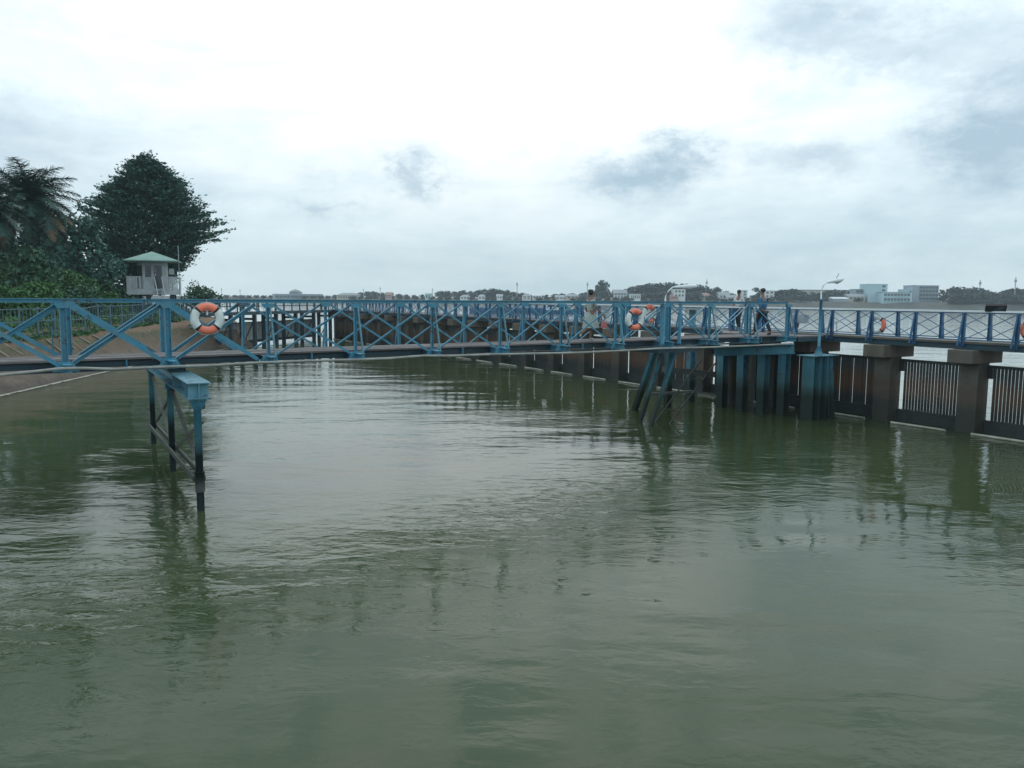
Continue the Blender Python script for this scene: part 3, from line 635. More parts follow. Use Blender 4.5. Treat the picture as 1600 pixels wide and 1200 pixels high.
# concrete piers, board panels and boom pipes
SP = 3.23
ptypes = {}
PIERS = list(range(-3, 22))
MM_pier = None
def ordinal(i): return ['first','second','third','fourth','fifth','sixth','seventh','eighth','ninth','tenth','eleventh','twelfth'][i]
for i in PIERS:
    t = 1.80+SP*i; w0 = wl(t, .535); 
    lab = {0:'concrete pier with wide cap nearest the right edge of the photo',1:'concrete pier with wide cap second from the right, right of the lamp pillar'}.get(i, ('stained concrete pier with wide cap, %s from the right edge under the jetty' % ordinal(i)) if 2 <= i < 10 else 'stained concrete pier with wide cap in the distant row under the jetty')
    e = empty('concrete_pier', (w0.x, w0.y, 0), WRZ, lab, 'pier', 'concrete piers under the jetty')
    if MM_pier is None:
        ca = MB().box(-.33,.33,-.33,.33,-2,EYE-2.09).build('column', M['conc'], e); cb = MB().box(-.43,.43,-.93,.93,EYE-2.087,EYE-1.628).build('cap', M['cap'], e)
        bv = cb.modifiers.new('bevel','BEVEL'); bv.width = .02; MM_pier = (ca, cb)
    else:
        for s_ in MM_pier: c = s_.copy(); COL.objects.link(c); c.parent = e
    # panel between this pier and the previous (nearer) one: from t-SP+.33 to t-.49
    if i > -3:
        L0, L1 = t-SP+.345, t-.50; pz = wl(L0, .80)
        lab = {1:'dark board panel with bright slits between the two nearest concrete piers',0:'dark slatted board panel at the right edge of the photo',2:'dark board panel just right of the lamp pillar'}.get(i, ('dark silted board panel right of the %s concrete pier from the right edge' % ordinal(i)) if 3 <= i < 10 else 'dark silted board panel in the receding wall under the jetty')
        e = empty('barrier_panel', (pz.x,pz.y,0), WRZ, lab, 'barrier', 'board panels between the jetty piers')
        Lw = L1-L0; zt_, zb_ = EYE-2.26, EYE-4.05
        MB().box(0,Lw,-.05,.05,zt_,zt_+.10).build('top_rail', M['sill'], e)
        MB().box(-.01,SP-.69,-.07,.07,-.6,zb_).build('sill_beam', M['sill'], e)
        MB().box(Lw+.003,Lw+.155,-.05,.05,EYE-2.62,zt_+.10).build('filler_block', M['sill'], e)
        nbd = 20; pw_ = Lw/nbd
        if -1 <= i <= 5:
            pr = None
            for k in range(nbd):
                g_ = .017 if i <= 1 else (.020 if k % 5 == 0 else .003)
                if pr is None or i > 1: pr_ = MB().box(0,pw_-g_,-.006,.006,zb_+.002,zt_-.002).build('board', M['board'], e); pr = pr or pr_; pr_.location = (k*pw_,0,0)
                else: c = pr.copy(); COL.objects.link(c); c.location = (k*pw_,random.uniform(-.004,.004),0)
        else:
            mb = MB()
            for k in range(nbd): y_ = .004*(k%3); mb.box(k*pw_+.002,(k+1)*pw_-.004,-.018+y_,.018+y_,zb_+.002,zt_-.002)
            tag(mb.build('boards', M['board'], e), kind='stuff')
        if random.random() < .85 or i < 4:
            q = wl(t-SP+.5, -.05+random.uniform(-.05,.05)); ln = SP-.9+random.uniform(-.35,.1)
            o = MB().tube([(0,0,0),(ln*.5,0,.004),(ln,0,0)], .045, 8).build('boom_pipe', M['boom'], None, (q.x,q.y,.035), smooth=True); o.rotation_euler = (0,0,WRZ+random.uniform(-.012,.012))
            tag(o, {1:'pale floating boom pipe at the foot of the panel between the two nearest piers',0:'pale floating boom pipe at the right edge of the photo'}.get(i, ('pale floating boom pipe right of the %s concrete pier from the right edge' % ordinal(i)) if 2 <= i < 10 else 'pale floating boom pipe at the foot of the dark wall'), 'boom', 'boom pipes along the barrier')
# life rings on the jetty
life_ring(wl(5.30,.16,-.90), -WN, label='life ring on the jetty rail above the second concrete pier', rot=math.pi/2, R0=.275)
life_ring(wl(-.15,.16,-.90), -WN, label='life ring on the jetty rail cut by the right edge of the photo', rot=math.pi/2)
# electrical box, floodlight, drum and small standpipe on the jetty
def bxo(name, label, cat, p, rz, parts):
    e = empty(name, p, rz, label, cat)
    for nm, m, args in parts: MB().box(*args).build(nm, M[m], e)
    return e
bxo('electric_box', 'grey electrical cabinet hung on the jetty rail left of the street lamp', 'cabinet', wl(8.9,.10,-.78), WRZ, [('body','grey',(-.45,.45,-.10,.10,-.17,.2)),('door','sign',(-.40,.40,.101,.115,-.14,.17)),('bracket','deep_blue',(-.02,.02,-.04,.02,-.35,-.171))])
e = empty('floodlight', at(1556,481,26.1), WRZ, 'black square floodlight on the jetty handrail near the right edge', 'floodlight'); e.rotation_euler = (R(35),0,R(-20))
MB().box(-.30,.30,-.05,.05,-.12,.12).build('housing', M['black'], e); MB().box(-.25,.25,-.064,-.052,-.09,.09).build('lens', M['glass'], e)
for k in range(5): MB().box(-.25+k*.12,-.23+k*.12,.051,.08,-.11,.11).build('cooling_fin', M['black'], e)
MB().box(-.02,.02,-.02,.02,-.30,-.141).build('bracket', M['grey'], e)
dr = wl(15.6,.55,-1.36); e = empty('drum', dr, 0, 'tall pale blue drum standing on the jetty left of the man in white', 'drum')
MB().tube([(0,0,0),(0,0,.84)], .17, 16).build('body', M['pale_blue'], e, smooth=True); MB().tube([(0,0,.84),(0,0,.87)], .18, 16).build('lid', M['blue'], e)
e = empty('standpipe', wl(7.6,.85,-1.36), 0, 'thin grey standpipe with a short crossbar behind the jetty rail right of the lamp', 'pipe')
MB().tube([(0,0,0),(0,0,.5)], .02, 8).build('pipe', M['grey'], e); MB().tube([(-.14,0,.5),(.14,0,.5)], .018, 8).build('crossbar', M['grey'], e)

# ------------------------------------------------------------------ far return jetty towards the left bank
A = Vector((-24.6,66.5,EYE)); B = Vector((wl(T1,0).x, wl(T1,0).y, EYE)); FD = (B-A); FL = FD.length; FD.normalize(); FRZ = math.atan2(FD.y, FD.x)
fj = empty('far_jetty', A, FRZ, 'dark far walkway joining the end of the long jetty to the left bank', 'jetty')
MB().box(-3,FL,-.9,.9,-1.62,-1.36).build('deck', M['navy'], fj)
for n in (-.85,.85):
    MB().box(-3,FL,n-.03,n+.03,-.42,-.34).build('handrail', M['navy'], fj); MB().box(-3,FL,n-.02,n+.02,-.9,-.86).build('mid_rail', M['navy'], fj)
    k = -3
    while k < FL: MB().box(k,k+.09,n-.04,n+.04,-1.36,-.42).build('post', M['navy'], fj); k += 1.5
for i in range(6):
    k = .8+i*FL/5.6; p = A+FD*k; e = empty('dark_pile', (p.x,p.y,0), FRZ, 'dark pile pair under the far walkway by the left bank', 'pile', 'piles under the far walkway')
    MB().box(-.14,.14,-.8,-.52,-2,EYE-1.63).build('pile', M['navy'], e); MB().box(-.14,.14,.52,.8,-2,EYE-1.63).build('pile', M['navy'], e); MB().box(-.1,.1,-.518,.518,EYE-2.1,EYE-1.9).build('tie', M['navy'], e)
    MB().beam((-.0,-.5,EYE-2.3),(.0,.5,.3),.08,.08).build('brace', M['navy'], e)
cm = mat('pale_ribbed_sheet', (.44,.47,.46), .6, .15, 1.5, dirt=(.30,.27,.22), dirt_amt=.5)
fn = A + Vector((FD.y,-FD.x,0))*(-1.3); e = empty('sheet_fence', (fn.x,fn.y,0), FRZ, 'pale ribbed metal sheet fence standing behind the far walkway piles', 'fence')
k = -2.2; i = 0
while k < FL-1:
    zs = bank_z(fn.x+FD.x*k, fn.y+FD.y*k); z0 = max(.5, zs-.1)
    MB().box(k, k+.42, -.03, .0, z0, EYE-2.35).build('sheet', cm, e); MB().box(k+.43, k+.50, -.06, .03, z0, EYE-2.33).build('rib', M['grey'], e); k += .52
MB().box(-2.2,FL-1,-.08,-.031,EYE-2.42,EYE-2.34).build('top_rail', M['navy'], e); MB().box(-.5,FL-1,-.1,.05,.25,.5).build('bottom_beam', M['sill'], e)

# ================================================================== LEFT BANK: FENCE, TOWER
def fline(y): return -25.7-.09*(y-43)
fe = empty('bank_fence', (fline(30),30,2.3), 0, 'grey-blue metal railing fence along the top of the left bank', 'fence')
def TF(p): return (p[0]-fline(30), p[1]-30, p[2]-2.3)
fm = mat('fence_paint', (.085,.15,.20), .6, .2, 3)
YF = 26.0; 
ys = np.arange(26, 74, 1.9)
for a, b in zip(ys[:-1], ys[1:]):
    pa = Vector((fline(a),a,bank_z(fline(a),a))); pb = Vector((fline(b),b,bank_z(fline(b),b)))
    MB().beam(TF(pa-Vector((0,0,.3))), TF(pa+Vector((0,0,1.68))), .07,.07).build('post', fm, fe)
    for h in (.12,.92,1.58): MB().beam(TF(pa+Vector((0,0,h))), TF(pb+Vector((0,0,h))), .035,.045).build('rail', fm, fe)
    if b < 72:
        for k in range(1, 5):
            q = pa.lerp(pb, k/5); MB().beam(TF(q+Vector((0,0,.13))), TF(q+Vector((0,0,1.57))), .02,.02).build('bar', fm, fe)

TY = 70.0
tw0 = at(241,459,TY); gz = bank_z(tw0.x, tw0.y)
tw = empty('guard_tower', (tw0.x,tw0.y,gz), R(19), 'small white lookout cabin on stilts with a green hipped roof on the left bank', 'tower')
zp = tw0.z-gz; s = TY/FPX
MB().box(-2.2,2.35,-1.7,1.6,zp-.08,zp+.42).build('platform', M['white_paint'], tw)
for x, y in ((-1.4,-1.2),(-.4,-1.2),(1.7,-1.2),(-1.4,1.2),(1.7,1.2)): MB().box(x-.2,x+.2,y-.2,y+.2,-.5,zp-.082).build('stilt', M['navy'], tw)
zf = zp+.42; ch = at(241,409,TY).z-gz - zf; tw.scale = (.90,.90,1)
cab = MB(); pts = [(-.85,-1.0),(1.15,-1.0),(1.25,-.2),(1.25,.9),(-1.35,.9),(-1.35,-.45)]
cab.poly(pts, zf, zf+ch).build('cabin', M['white_paint'], tw)
def rim(name, m, x0, x1, z0, z1, y, d=.05): return MB().box(x0,x1,y-d,y,z0,z1).build(name, m, tw)
w1 = rim('window', M['glass'], -.64,-.08, zf+1.0, zf+2.0, -1.003, .03)
for (x0,x1,z0,z1) in ((-.70,-.64,.94,2.06),(-.08,-.02,.94,2.06),(-.64,-.08,.94,1.0),(-.64,-.08,2.0,2.06)): MB().box(x0,x1,-1.06,-1.003,zf+z0,zf+z1).build('frame', M['white_paint'], w1)
d1 = rim('door', M['glass'], .14,.84, zf+.02, zf+2.02, -1.003, .04)
for (x0,x1,z0,z1) in ((.08,.14,.0,2.08),(.84,.90,.0,2.08),(.14,.84,2.02,2.08)): MB().box(x0,x1,-1.07,-1.003,zf+z0,zf+z1).build('frame', M['white_paint'], d1)
MB().box(.24,.30,-1.06,-1.045,zf+1.5,zf+1.62).build('notice', M['white'], d1); MB().box(.24,.30,-1.06,-1.045,zf+1.15,zf+1.27).build('notice', M['white'], d1)
d = Vector((-.5,.55,0)).normalized(); nrm = Vector((-.74,-.67,0))
MB().quadbox([( -.92-.03,-.98+.0-.02,zf+1.0),(-1.30-.03,-.55-.02,zf+1.0),(-1.28,-.5,zf+1.0),(-.90,-.92,zf+1.0),(-.95,-1.0,zf+2.0),(-1.33,-.57,zf+2.0),(-1.28,-.5,zf+2.0),(-.90,-.92,zf+2.0)]).build('window', M['glass'], tw)
zr = zf+ch; za = at(238,393,TY).z-gz
rf = MB(); e4 = [(-2.35,-2.1,zr-.02),(2.45,-2.1,zr-.02),(2.45,2.1,zr-.02),(-2.35,2.1,zr-.02)]; ap = (-.05,0,za)
rf.v += e4+[(x,y,z+.08) for x,y,z in e4]+[ap]; rf.f += [(0,3,2,1),(0,1,5,4),(1,2,6,5),(2,3,7,6),(3,0,4,7),(4,5,8),(5,6,8),(6,7,8),(7,4,8)]; rf.mi += [0]*9
ro = rf.build('roof', M['roof_green'], tw)
for k in range(1, 24):                                                             # standing seams of the near slope
    x = -2.35+k*.2; f = 1-abs((x+.05)/2.35); MB().beam((x,-2.1,zr+.075),(x,-2.1+2.1*f*.98,zr+.075+(za-zr-.08)*f*.98),.02,.03).build('seam', M['roof_green'], ro)
# railings of the platform (boarded)
for (x0,x1,y) in ((-2.2,-.9,-1.7),(1.0,2.35,-1.7)):
    MB().box(x0,x1,y-.03,y+.03,zf+.98,zf+1.05).build('handrail', M['white_paint'], tw)
    k = x0
    while k < x1-.1: MB().box(k,k+.13,y-.02,y+.02,zf+.002,zf+.97).build('board', M['white_paint'], tw); k += .16 if (x0 > 0 or k < -1.5) else .28
for y0 in np.arange(-1.65,1.5,.17):
    for x in (-2.2, 2.35): MB().box(x-.02,x+.02,y0,y0+.13,zf+.002,zf+.95).build('board', M['white_paint'], tw)
for x in (.22,.85): MB().beam((x,-1.75,zf+1.0),(x+.5,-3.3,zf-1.3),.07,.09).build('stair_rail', M['white_paint'], tw); MB().beam((x-.05,-1.72,zf),(x+.3,-3.4,zf-2.2),.05,.18).build('stair_stringer', M['white_paint'], tw)
for k in range(9): MB().box(.22+k*.05,.92+k*.05,-1.95-k*.17,-1.75-k*.17,zf-.2-k*.22,zf-.17-k*.22).build('tread', M['white_paint'], tw)
MB().tube([(1.75,-1.2,zf),(1.75,-1.2,zf+1.25)], .05, 6).build('post', M['navy'], tw); MB().box(1.5,1.95,-1.3,-1.15,zf+1.25,zf+1.75).build('box', M['sign'], tw)
mp_ = at(281,459,TY-.5); o = MB().tube([(0,0,-.5),(0,0,at(281,384,TY).z-2.4)], .03, 6).build('antenna_mast', M['grey'], None, (mp_.x,mp_.y,2.4)); tag(o, 'thin grey antenna mast beside the lookout cabin', 'mast')

# ================================================================== VEGETATION
def leafmesh(name, P, size, m, parent, seed=0, flat=.0, asp=1.5, szvar=.35, dirs=None):
    """P: Nx3 leaf positions; every leaf one quad with its own tilt"""
    g = np.random.default_rng(seed); n = len(P)
    d = g.normal(size=(n,3)); d[:,2] *= (1-flat)
    if dirs is not None: d = d*.45+dirs
    d /= np.linalg.norm(d, axis=1)[:,None]
    u = g.normal(size=(n,3)); 
    if flat > 0: u = u*(1-flat)+np.array([0,0,1.0])*flat*1.5
    sdv = np.cross(d, u); sdv /= np.linalg.norm(sdv, axis=1)[:,None]+1e-9
    s_ = size*(1+g.uniform(-szvar,szvar,n))[:,None]
    a = P-d*s_*.5*asp; b = P+sdv*s_*.42; c = P+d*s_*.5*asp; e_ = P-sdv*s_*.42
    V = np.stack([a,b,c,e_],1).reshape(-1,3)
    me = bpy.data.meshes.new(name); me.vertices.add(4*n); me.vertices.foreach_set('co', V.ravel().astype(np.float32))
    me.loops.add(4*n); me.loops.foreach_set('vertex_index', np.arange(4*n, dtype=np.int32)); me.polygons.add(n)
    me.polygons.foreach_set('loop_start', np.arange(0,4*n,4,dtype=np.int32)); me.materials.append(m); me.update(calc_edges=True)
    o = bpy.data.objects.new(name, me); COL.objects.link(o); o.parent = parent; return o
def clumps(blobs, per_m3, g, shell=.55):
    out = []
    for (cx,cy,cz,rx,ry,rz_) in blobs:
        n = max(20, int(per_m3*rx*ry*rz_*4)); d = g.normal(size=(n,3)); d /= np.linalg.norm(d,axis=1)[:,None]
        rr = (shell+(1-shell)*g.random(n)**.6)[:,None]*(1+.12*g.normal(size=(n,1))); out.append(np.array([cx,cy,cz])+d*rr*np.array([rx,ry,rz_]))
    return np.concatenate(out)

# layered big tree behind the cabin
DT = 88.0; tb = at(205,470,DT); gz = 2.6
big = empty('layered_tree', (at(238,470,DT).x, DT, gz), 0, 'tall dark spreading tree with layered feathery boughs behind the lookout cabin', 'tree')
sc_ = DT/FPX
def prof_r(h):                                                     # crown radius by height above the ground, metres
    hs = np.array([2.2,3.6,5.4,6.8,8.2,9.6,10.6,11.6,12.8,14.0,15.0,16.0,16.8]); rs = np.array([1.8,3.4,5.2,7.6,9.2,9.6,8.7,7.4,5.9,4.6,3.3,1.8,.3]); return np.interp(h, hs, rs)
mb = MB(); mb.tube([(-2.0,0,-1),(-1.7,0,2.5),(-.9,0,6),(-.2,0,11),(0,0,16.6)], [.42,.34,.27,.14,.03], 10)
for k in range(4): mb.tube([(-1.7,0,2.0),(-2.6+k*1.5,.6*(k%2),4.2),(-4+k*2.6,.8*(k%2)-.3,6.8)], [.2,.14,.06], 8)
mb.build('trunk', M['bark'], big, smooth=True)
g = np.random.default_rng(3); PL = []; DR = []; mbb = MB()
for i in range(540):
    h = 2.3+14.3*(i+.5)/540 ; h += g.normal()*.2
    a = g.uniform(0, 2*math.pi); rad = .765*prof_r(h)*(.74+.28*g.random()) * (1+.11*math.sin(a*3+h*.8)+.07*math.sin(a*7-h*2.1))
    if h < 5 and math.cos(a) < -.3: rad *= .8
    tx_ = -.9*max(0,(10-h))/10
    tip = np.array([math.cos(a)*rad+tx_, math.sin(a)*rad*.95, h+.28*rad*.35-.25]); st = np.array([tx_*.8, 0, h-.30*rad*.6])
    if i % 3 == 0: mbb.tube([tuple(st), tuple(st*.5+tip*.5+np.array([0,0,-.1])), tuple(tip)], [.07,.045,.015], 5)
    out = (tip-st)/np.linalg.norm(tip-st); lat = np.array([-out[1],out[0],0])
    for f, wd in ((.5,1.0),(.72,.95),(.92,.7),(1.0,.4)):
        n = int(44*wd) if f < .6 else int(60*wd)
        c = st+(tip-st)*f; q = c+out*g.normal(size=(n,1))*.55+lat*g.normal(size=(n,1))*.45*wd*1.3+np.array([0,0,1.0])*g.normal(size=(n,1))*.11
        PL.append(q); DR.append(np.repeat((out*1.0+np.array([0,0,.25]))[None],n,0)+lat*g.normal(size=(n,1))*.5)
mbb.build('limbs', M['bark'], big)
leafmesh('crown', np.concatenate(PL), .20, M['leaf_dark'], big, 5, flat=.45, asp=1.9, dirs=np.concatenate(DR))
# palm
def palm(root, h, nf, Lf, seed, dry=5, lean=(0,0)):
    g = np.random.default_rng(seed); top = Vector((lean[0],lean[1],h))
    MB().tube([(0,0,-.5),(lean[0]*.3,lean[1]*.3,h*.5),top], [.22,.17,.13], 10).build('trunk', M['bark'], root, smooth=True)
    for i in range(nf+dry):
        isd = i >= nf; a = g.uniform(0, 2*math.pi) if isd else i*2.399+g.uniform(-.2,.2)
        el0 = R(g.uniform(-45,-5)) if isd else R(85-120*((i+.5)/nf))
        Lq = Lf*(.8+.3*g.random()); v = MB(); pts = []; p = Vector(top); e_ = el0; n = 14
        for k in range(n+1):
            pts.append(Vector(p)); dd = Vector((math.cos(a)*math.cos(e_), math.sin(a)*math.cos(e_), math.sin(e_))); p = p+dd*(Lq/n); e_ -= (.085 if not isd else .05)*(1+.4*(k/n)); e_ = max(e_, R(-86))
        v.tube(pts, [.035*(1-k/n*.8) for k in range(n+1)], 5)
        sd_ = Vector((-math.sin(a), math.cos(a), 0))
        for k in range(1, n):
            for j in range(6):
                f = k+j/6; q = pts[k].lerp(pts[k+1], j/6); dd = (pts[k+1]-pts[k]).normalized(); ll = (.95 if not isd else .7)*Lf/4.0*math.sin(math.pi*min(1,(f/n)*.85+.12))+.15
                for sg in (-1,1):
                    t_ = q + (sd_*sg*.8+dd*(.3+.5*g.random())+Vector((0,0,-.55+.75*g.random()))).normalized()*ll*(.75+.4*g.random())
                    wv = dd*.034; v.tri(q-wv, q+wv, t_+wv*.3, t_-wv*.3)
        v.build('frond', M['frond_dry'] if isd else M['frond'], root)
pc = at(46,318,58); pr = empty('palm_tree', (pc.x,pc.y,2.4), 0, 'tall coconut palm with drooping brown fronds at the left edge', 'palm tree'); palm(pr, pc.z-2.4, 54, 4.0, 4, dry=6)
pc = at(-25,330,52); pr = empty('palm_tree', (pc.x,pc.y,2.4), 0, 'second palm mostly outside the left edge with only frond tips in view', 'palm tree'); palm(pr, pc.z-2.4, 34, 3.0, 9, dry=3)
def blobtree(name, label, px_, py_top, px_w, Y, mkey, seed, leaf=.3, dens=9, cat='tree', base_z=2.4, group=None, low=.15, n=16):
    g = np.random.default_rng(seed); top = at(px_, py_top, Y); wdt = px_w*Y/FPX; H = top.z-base_z
    root = empty(name, (top.x, Y, base_z), 0, label, cat, group)
    bl_ = []
    for i in range(n):
        u = (i+.5)/n; hz = H*(low+(1-low)*u)*.93; rr = wdt/2*(math.sin(math.pi*min(1,.25+.72*u))**.6)
        a = i*2.4+g.uniform(-.4,.4); k = rr*.62*math.sqrt(g.random()) if u < .9 else 0
        b_ = wdt*g.uniform(.17,.27); bl_.append((math.cos(a)*k*1.1, math.sin(a)*k, min(hz,H-b_*.7), b_*1.1, b_*1.05, b_*.75))
    P = clumps(bl_, dens/(leaf/.3)**2, g); P = P[P[:,2] > 0]
    if cat == 'tree': MB().tube([(0,0,-.5),(wdt*.02,0,H*.45),(0,0,H*.8)], [wdt*.03+.08,wdt*.022+.05,.04], 8).build('trunk', M['bark'], root, smooth=True)
    else: MB().tube([(0,0,-.3),(0,0,H*.5)], [.08,.03], 6).build('stem', M['bark'], root)
    leafmesh('crown', P, leaf, M[mkey], root, seed, asp=1.5); return root
blobtree('broadleaf_tree','dark broadleaf tree between the palm and the layered tree',118,335,130,66,'leaf_dark',21,.3,17,low=.05)
blobtree('broadleaf_tree','dark leafy tree hiding the trunk of the tall palm',45,385,110,54,'leaf_mid',26,.24,18,low=.05)
blobtree('broadleaf_tree','dark round tree directly behind the crown of the tall palm',62,350,120,72,'leaf_dark',28,.3,16,low=.05)
blobtree('broadleaf_tree','dark tree cut by the left edge behind the palms',-20,350,120,68,'leaf_mid',27,.3,15,low=.05)
blobtree('broadleaf_tree','dark tree low behind the palm at the left edge',15,372,130,72,'leaf_mid',22,.3,9)
blobtree('broadleaf_tree','dark green tree filling the gap left of the lookout cabin',165,395,95,72,'leaf_dark',23,.28,16,low=.05)
blobtree('broadleaf_tree','dark leafy tree directly left of the layered tree behind the bushes',88,375,120,76,'leaf_dark',24,.3,15,low=.05)
BU = [(-30,428,120,52,'tall bush rising behind the fence just outside the left edge'),(38,415,120,58,'rounded bush directly below the brown hanging palm fronds'),(100,424,110,62,'broad bush between the palm trunk and the cabin, highest of the thicket'),(152,434,95,66,'bright bush left of the lookout cabin, sloping down towards it'),(60,440,95,53,'lower bush in front of the palm trunk just behind the fence'),(185,448,55,72,'small bush touching the left end of the cabin platform'),(125,447,85,58,'low bush behind the second wide fence post from the left'),(5,447,95,49,'low dark bush behind the fence at the left edge'),(168,456,60,64,'low rounded bush behind the fence left of the steel pier'),(88,457,80,55,'low bush right behind the fence at the first wide truss post'),(208,463,40,76,'smallest bush under the left corner of the cabin platform'),(-60,450,80,46,'dark bush beyond the left edge of the photo')]
for i, (a, b, w_, Y, lb_) in enumerate(BU):
    blobtree('bush', lb_, a, b, w_, Y, 'leaf_bush' if i % 3 else 'leaf_mid', 40+i, .17, 26, 'bush', 2.3, 'bushes behind the bank fence', low=.12, n=20)
blobtree('bush','small dark shrub at the end of the bank right of the cabin',312,447,66,82,'leaf_mid',60,.2,22,'bush',2.0,low=.1,n=14)
blobtree('sapling','thin open sapling above the shrub right of the cabin',302,436,40,84,'leaf_mid',61,.16,7,'tree',2.0,low=.5,n=7)
blobtree('bush','low dark bush between the cabin stilts and the bank fence',262,468,70,78,'leaf_mid',62,.2,16,'bush',2.0,low=.1,n=12)
blobtree('bush','low dark bush under the left side of the cabin platform',215,470,60,80,'leaf_mid',63,.2,16,'bush',2.0,low=.1,n=12)
# reeds / scrub in front of fence foot
gp = []
g = np.random.default_rng(8)
for i in range(5200):
    y = g.uniform(28,72); d_ = g.choice([g.uniform(3.9,4.2), g.uniform(4.2,8.5), g.uniform(4.2,8.5)]); x = -25.7-.09*(y-43)-(d_-4.0)*(1 if d_ > 4.2 else .8); gp.append((x,y,bank_z(x,y)+g.uniform(0,.15 if d_ < 4.2 else .75)))
gr = leafmesh('grass', np.array(gp), .16, M['leaf_bush'], None, 9, asp=2.2); tag(gr, 'rough grass and weeds along the foot of the bank fence', None, kind='stuff')

# ---------------------------------------------------------------- far shore
def far_base(pxx):                                                # ground point of the far bank under a pixel column
    k = (pxx-800)/FPX; y = 560.0
    for _ in range(20): y = far_y(k*y)
    return k*y, y
protoF = []
for s_ in range(6):
    g = np.random.default_rng(100+s_); bl_ = []
    for i in range(11):
        u = (i+.5)/11; a = i*2.4+g.uniform(-.5,.5); k = .30*math.sqrt(g.random()); rr = g.uniform(.17,.26)
        bl_.append((math.cos(a)*k, math.sin(a)*k, .22+.60*u, rr, rr, rr*.62))
    P = clumps(bl_, 2000, g, .45)
    root = empty('far_tree', (0,0,-50), 0, 'x', 'tree'); leafmesh('crown', P, .105, M['leaf_far'], root, s_, asp=1.3)
    MB().tube([(0,0,-.1),(0,0,.6)], [.03,.015], 5).build('trunk', M['bark'], root); protoF.append(root)
top_pts = [(330,466),(400,464),(425,463),(500,461.5),(540,461),(560,457),(575,455),(600,457),(625,459),(665,460),(680,456),(720,455),(760,452.5),(778,451),(800,456),(830,460),(870,458.5),(900,457),(930,456),(960,457.5),(980,452),(995,445.5),(1015,443.5),(1050,444.5),(1090,447),(1100,456),(1125,453.5),(1150,462),(1190,461),(1205,455),(1220,453),(1245,454),(1260,460),(1290,455),(1315,453.5),(1330,458),(1350,464),(1400,467),(1468,462),(1476,449.5),(1495,449),(1530,452),(1545,458),(1570,452.5),(1600,452),(1660,455)]
tx0 = [p[0] for p in top_pts]; ty0 = [p[1] for p in top_pts]
random.seed(11); used = set(); n = 0
def far_tree(pxx, ytop, back, wmul, label, group):
    global n
    x, y = far_base(pxx); y += back; x = (pxx-800)/FPX*y; zb = float(np.interp(back, [0,3,8,30,120], [0,2.2,3.2,3.4,3.6]))
    H = (at(pxx, ytop, y).z-zb)*1.22; H = max(H, 2.5); W = H*wmul*random.uniform(1.1,1.55)
    k = n % 6; src = protoF[k]; n += 1
    if k in used: c = copy_tree(src)
    else: used.add(k); c = src
    c.location = (x,y,zb); c.scale = (W,W,H); c.rotation_euler = (0,0,random.uniform(0,6)); tag(c, label, 'tree', group); return c
p_ = 332.0
while p_ < 1640:
    yt = float(np.interp(p_, tx0, ty0)); bld = 1345 < p_ < 1470
    far_tree(p_, yt+random.uniform(-.8,2.2) + (2 if bld else 0), random.uniform(25,60), 1.25 if yt > 455 else 1.05, 'rounded dark green tree in the tree line of the far bank', 'trees along the far bank')
    if not bld: far_tree(p_+3, (yt+470)/2+random.uniform(-1,3), random.uniform(8,22), 1.6, 'rounded dark green tree in the tree line of the far bank', 'trees along the far bank')
    if p_ < 1200 or 1470 < p_: far_tree(p_+1, 465.5+random.uniform(-1,1.5)+(p_-800)*.004, random.uniform(4,8), 1.9, 'rounded dark green tree in the tree line of the far bank', 'trees along the far bank')
    p_ += random.uniform(10,14.5)
far_tree(938,440.5,38,.55,'single tall round-headed tree standing above the far tree line above the woman', None)
far_tree(1115,451.5,20,.8,'dark pointed tree on the far bank left of the man in white', None)
far_tree(1184,452,20,.8,'dark bushy tree on the far bank behind the man in blue', None)

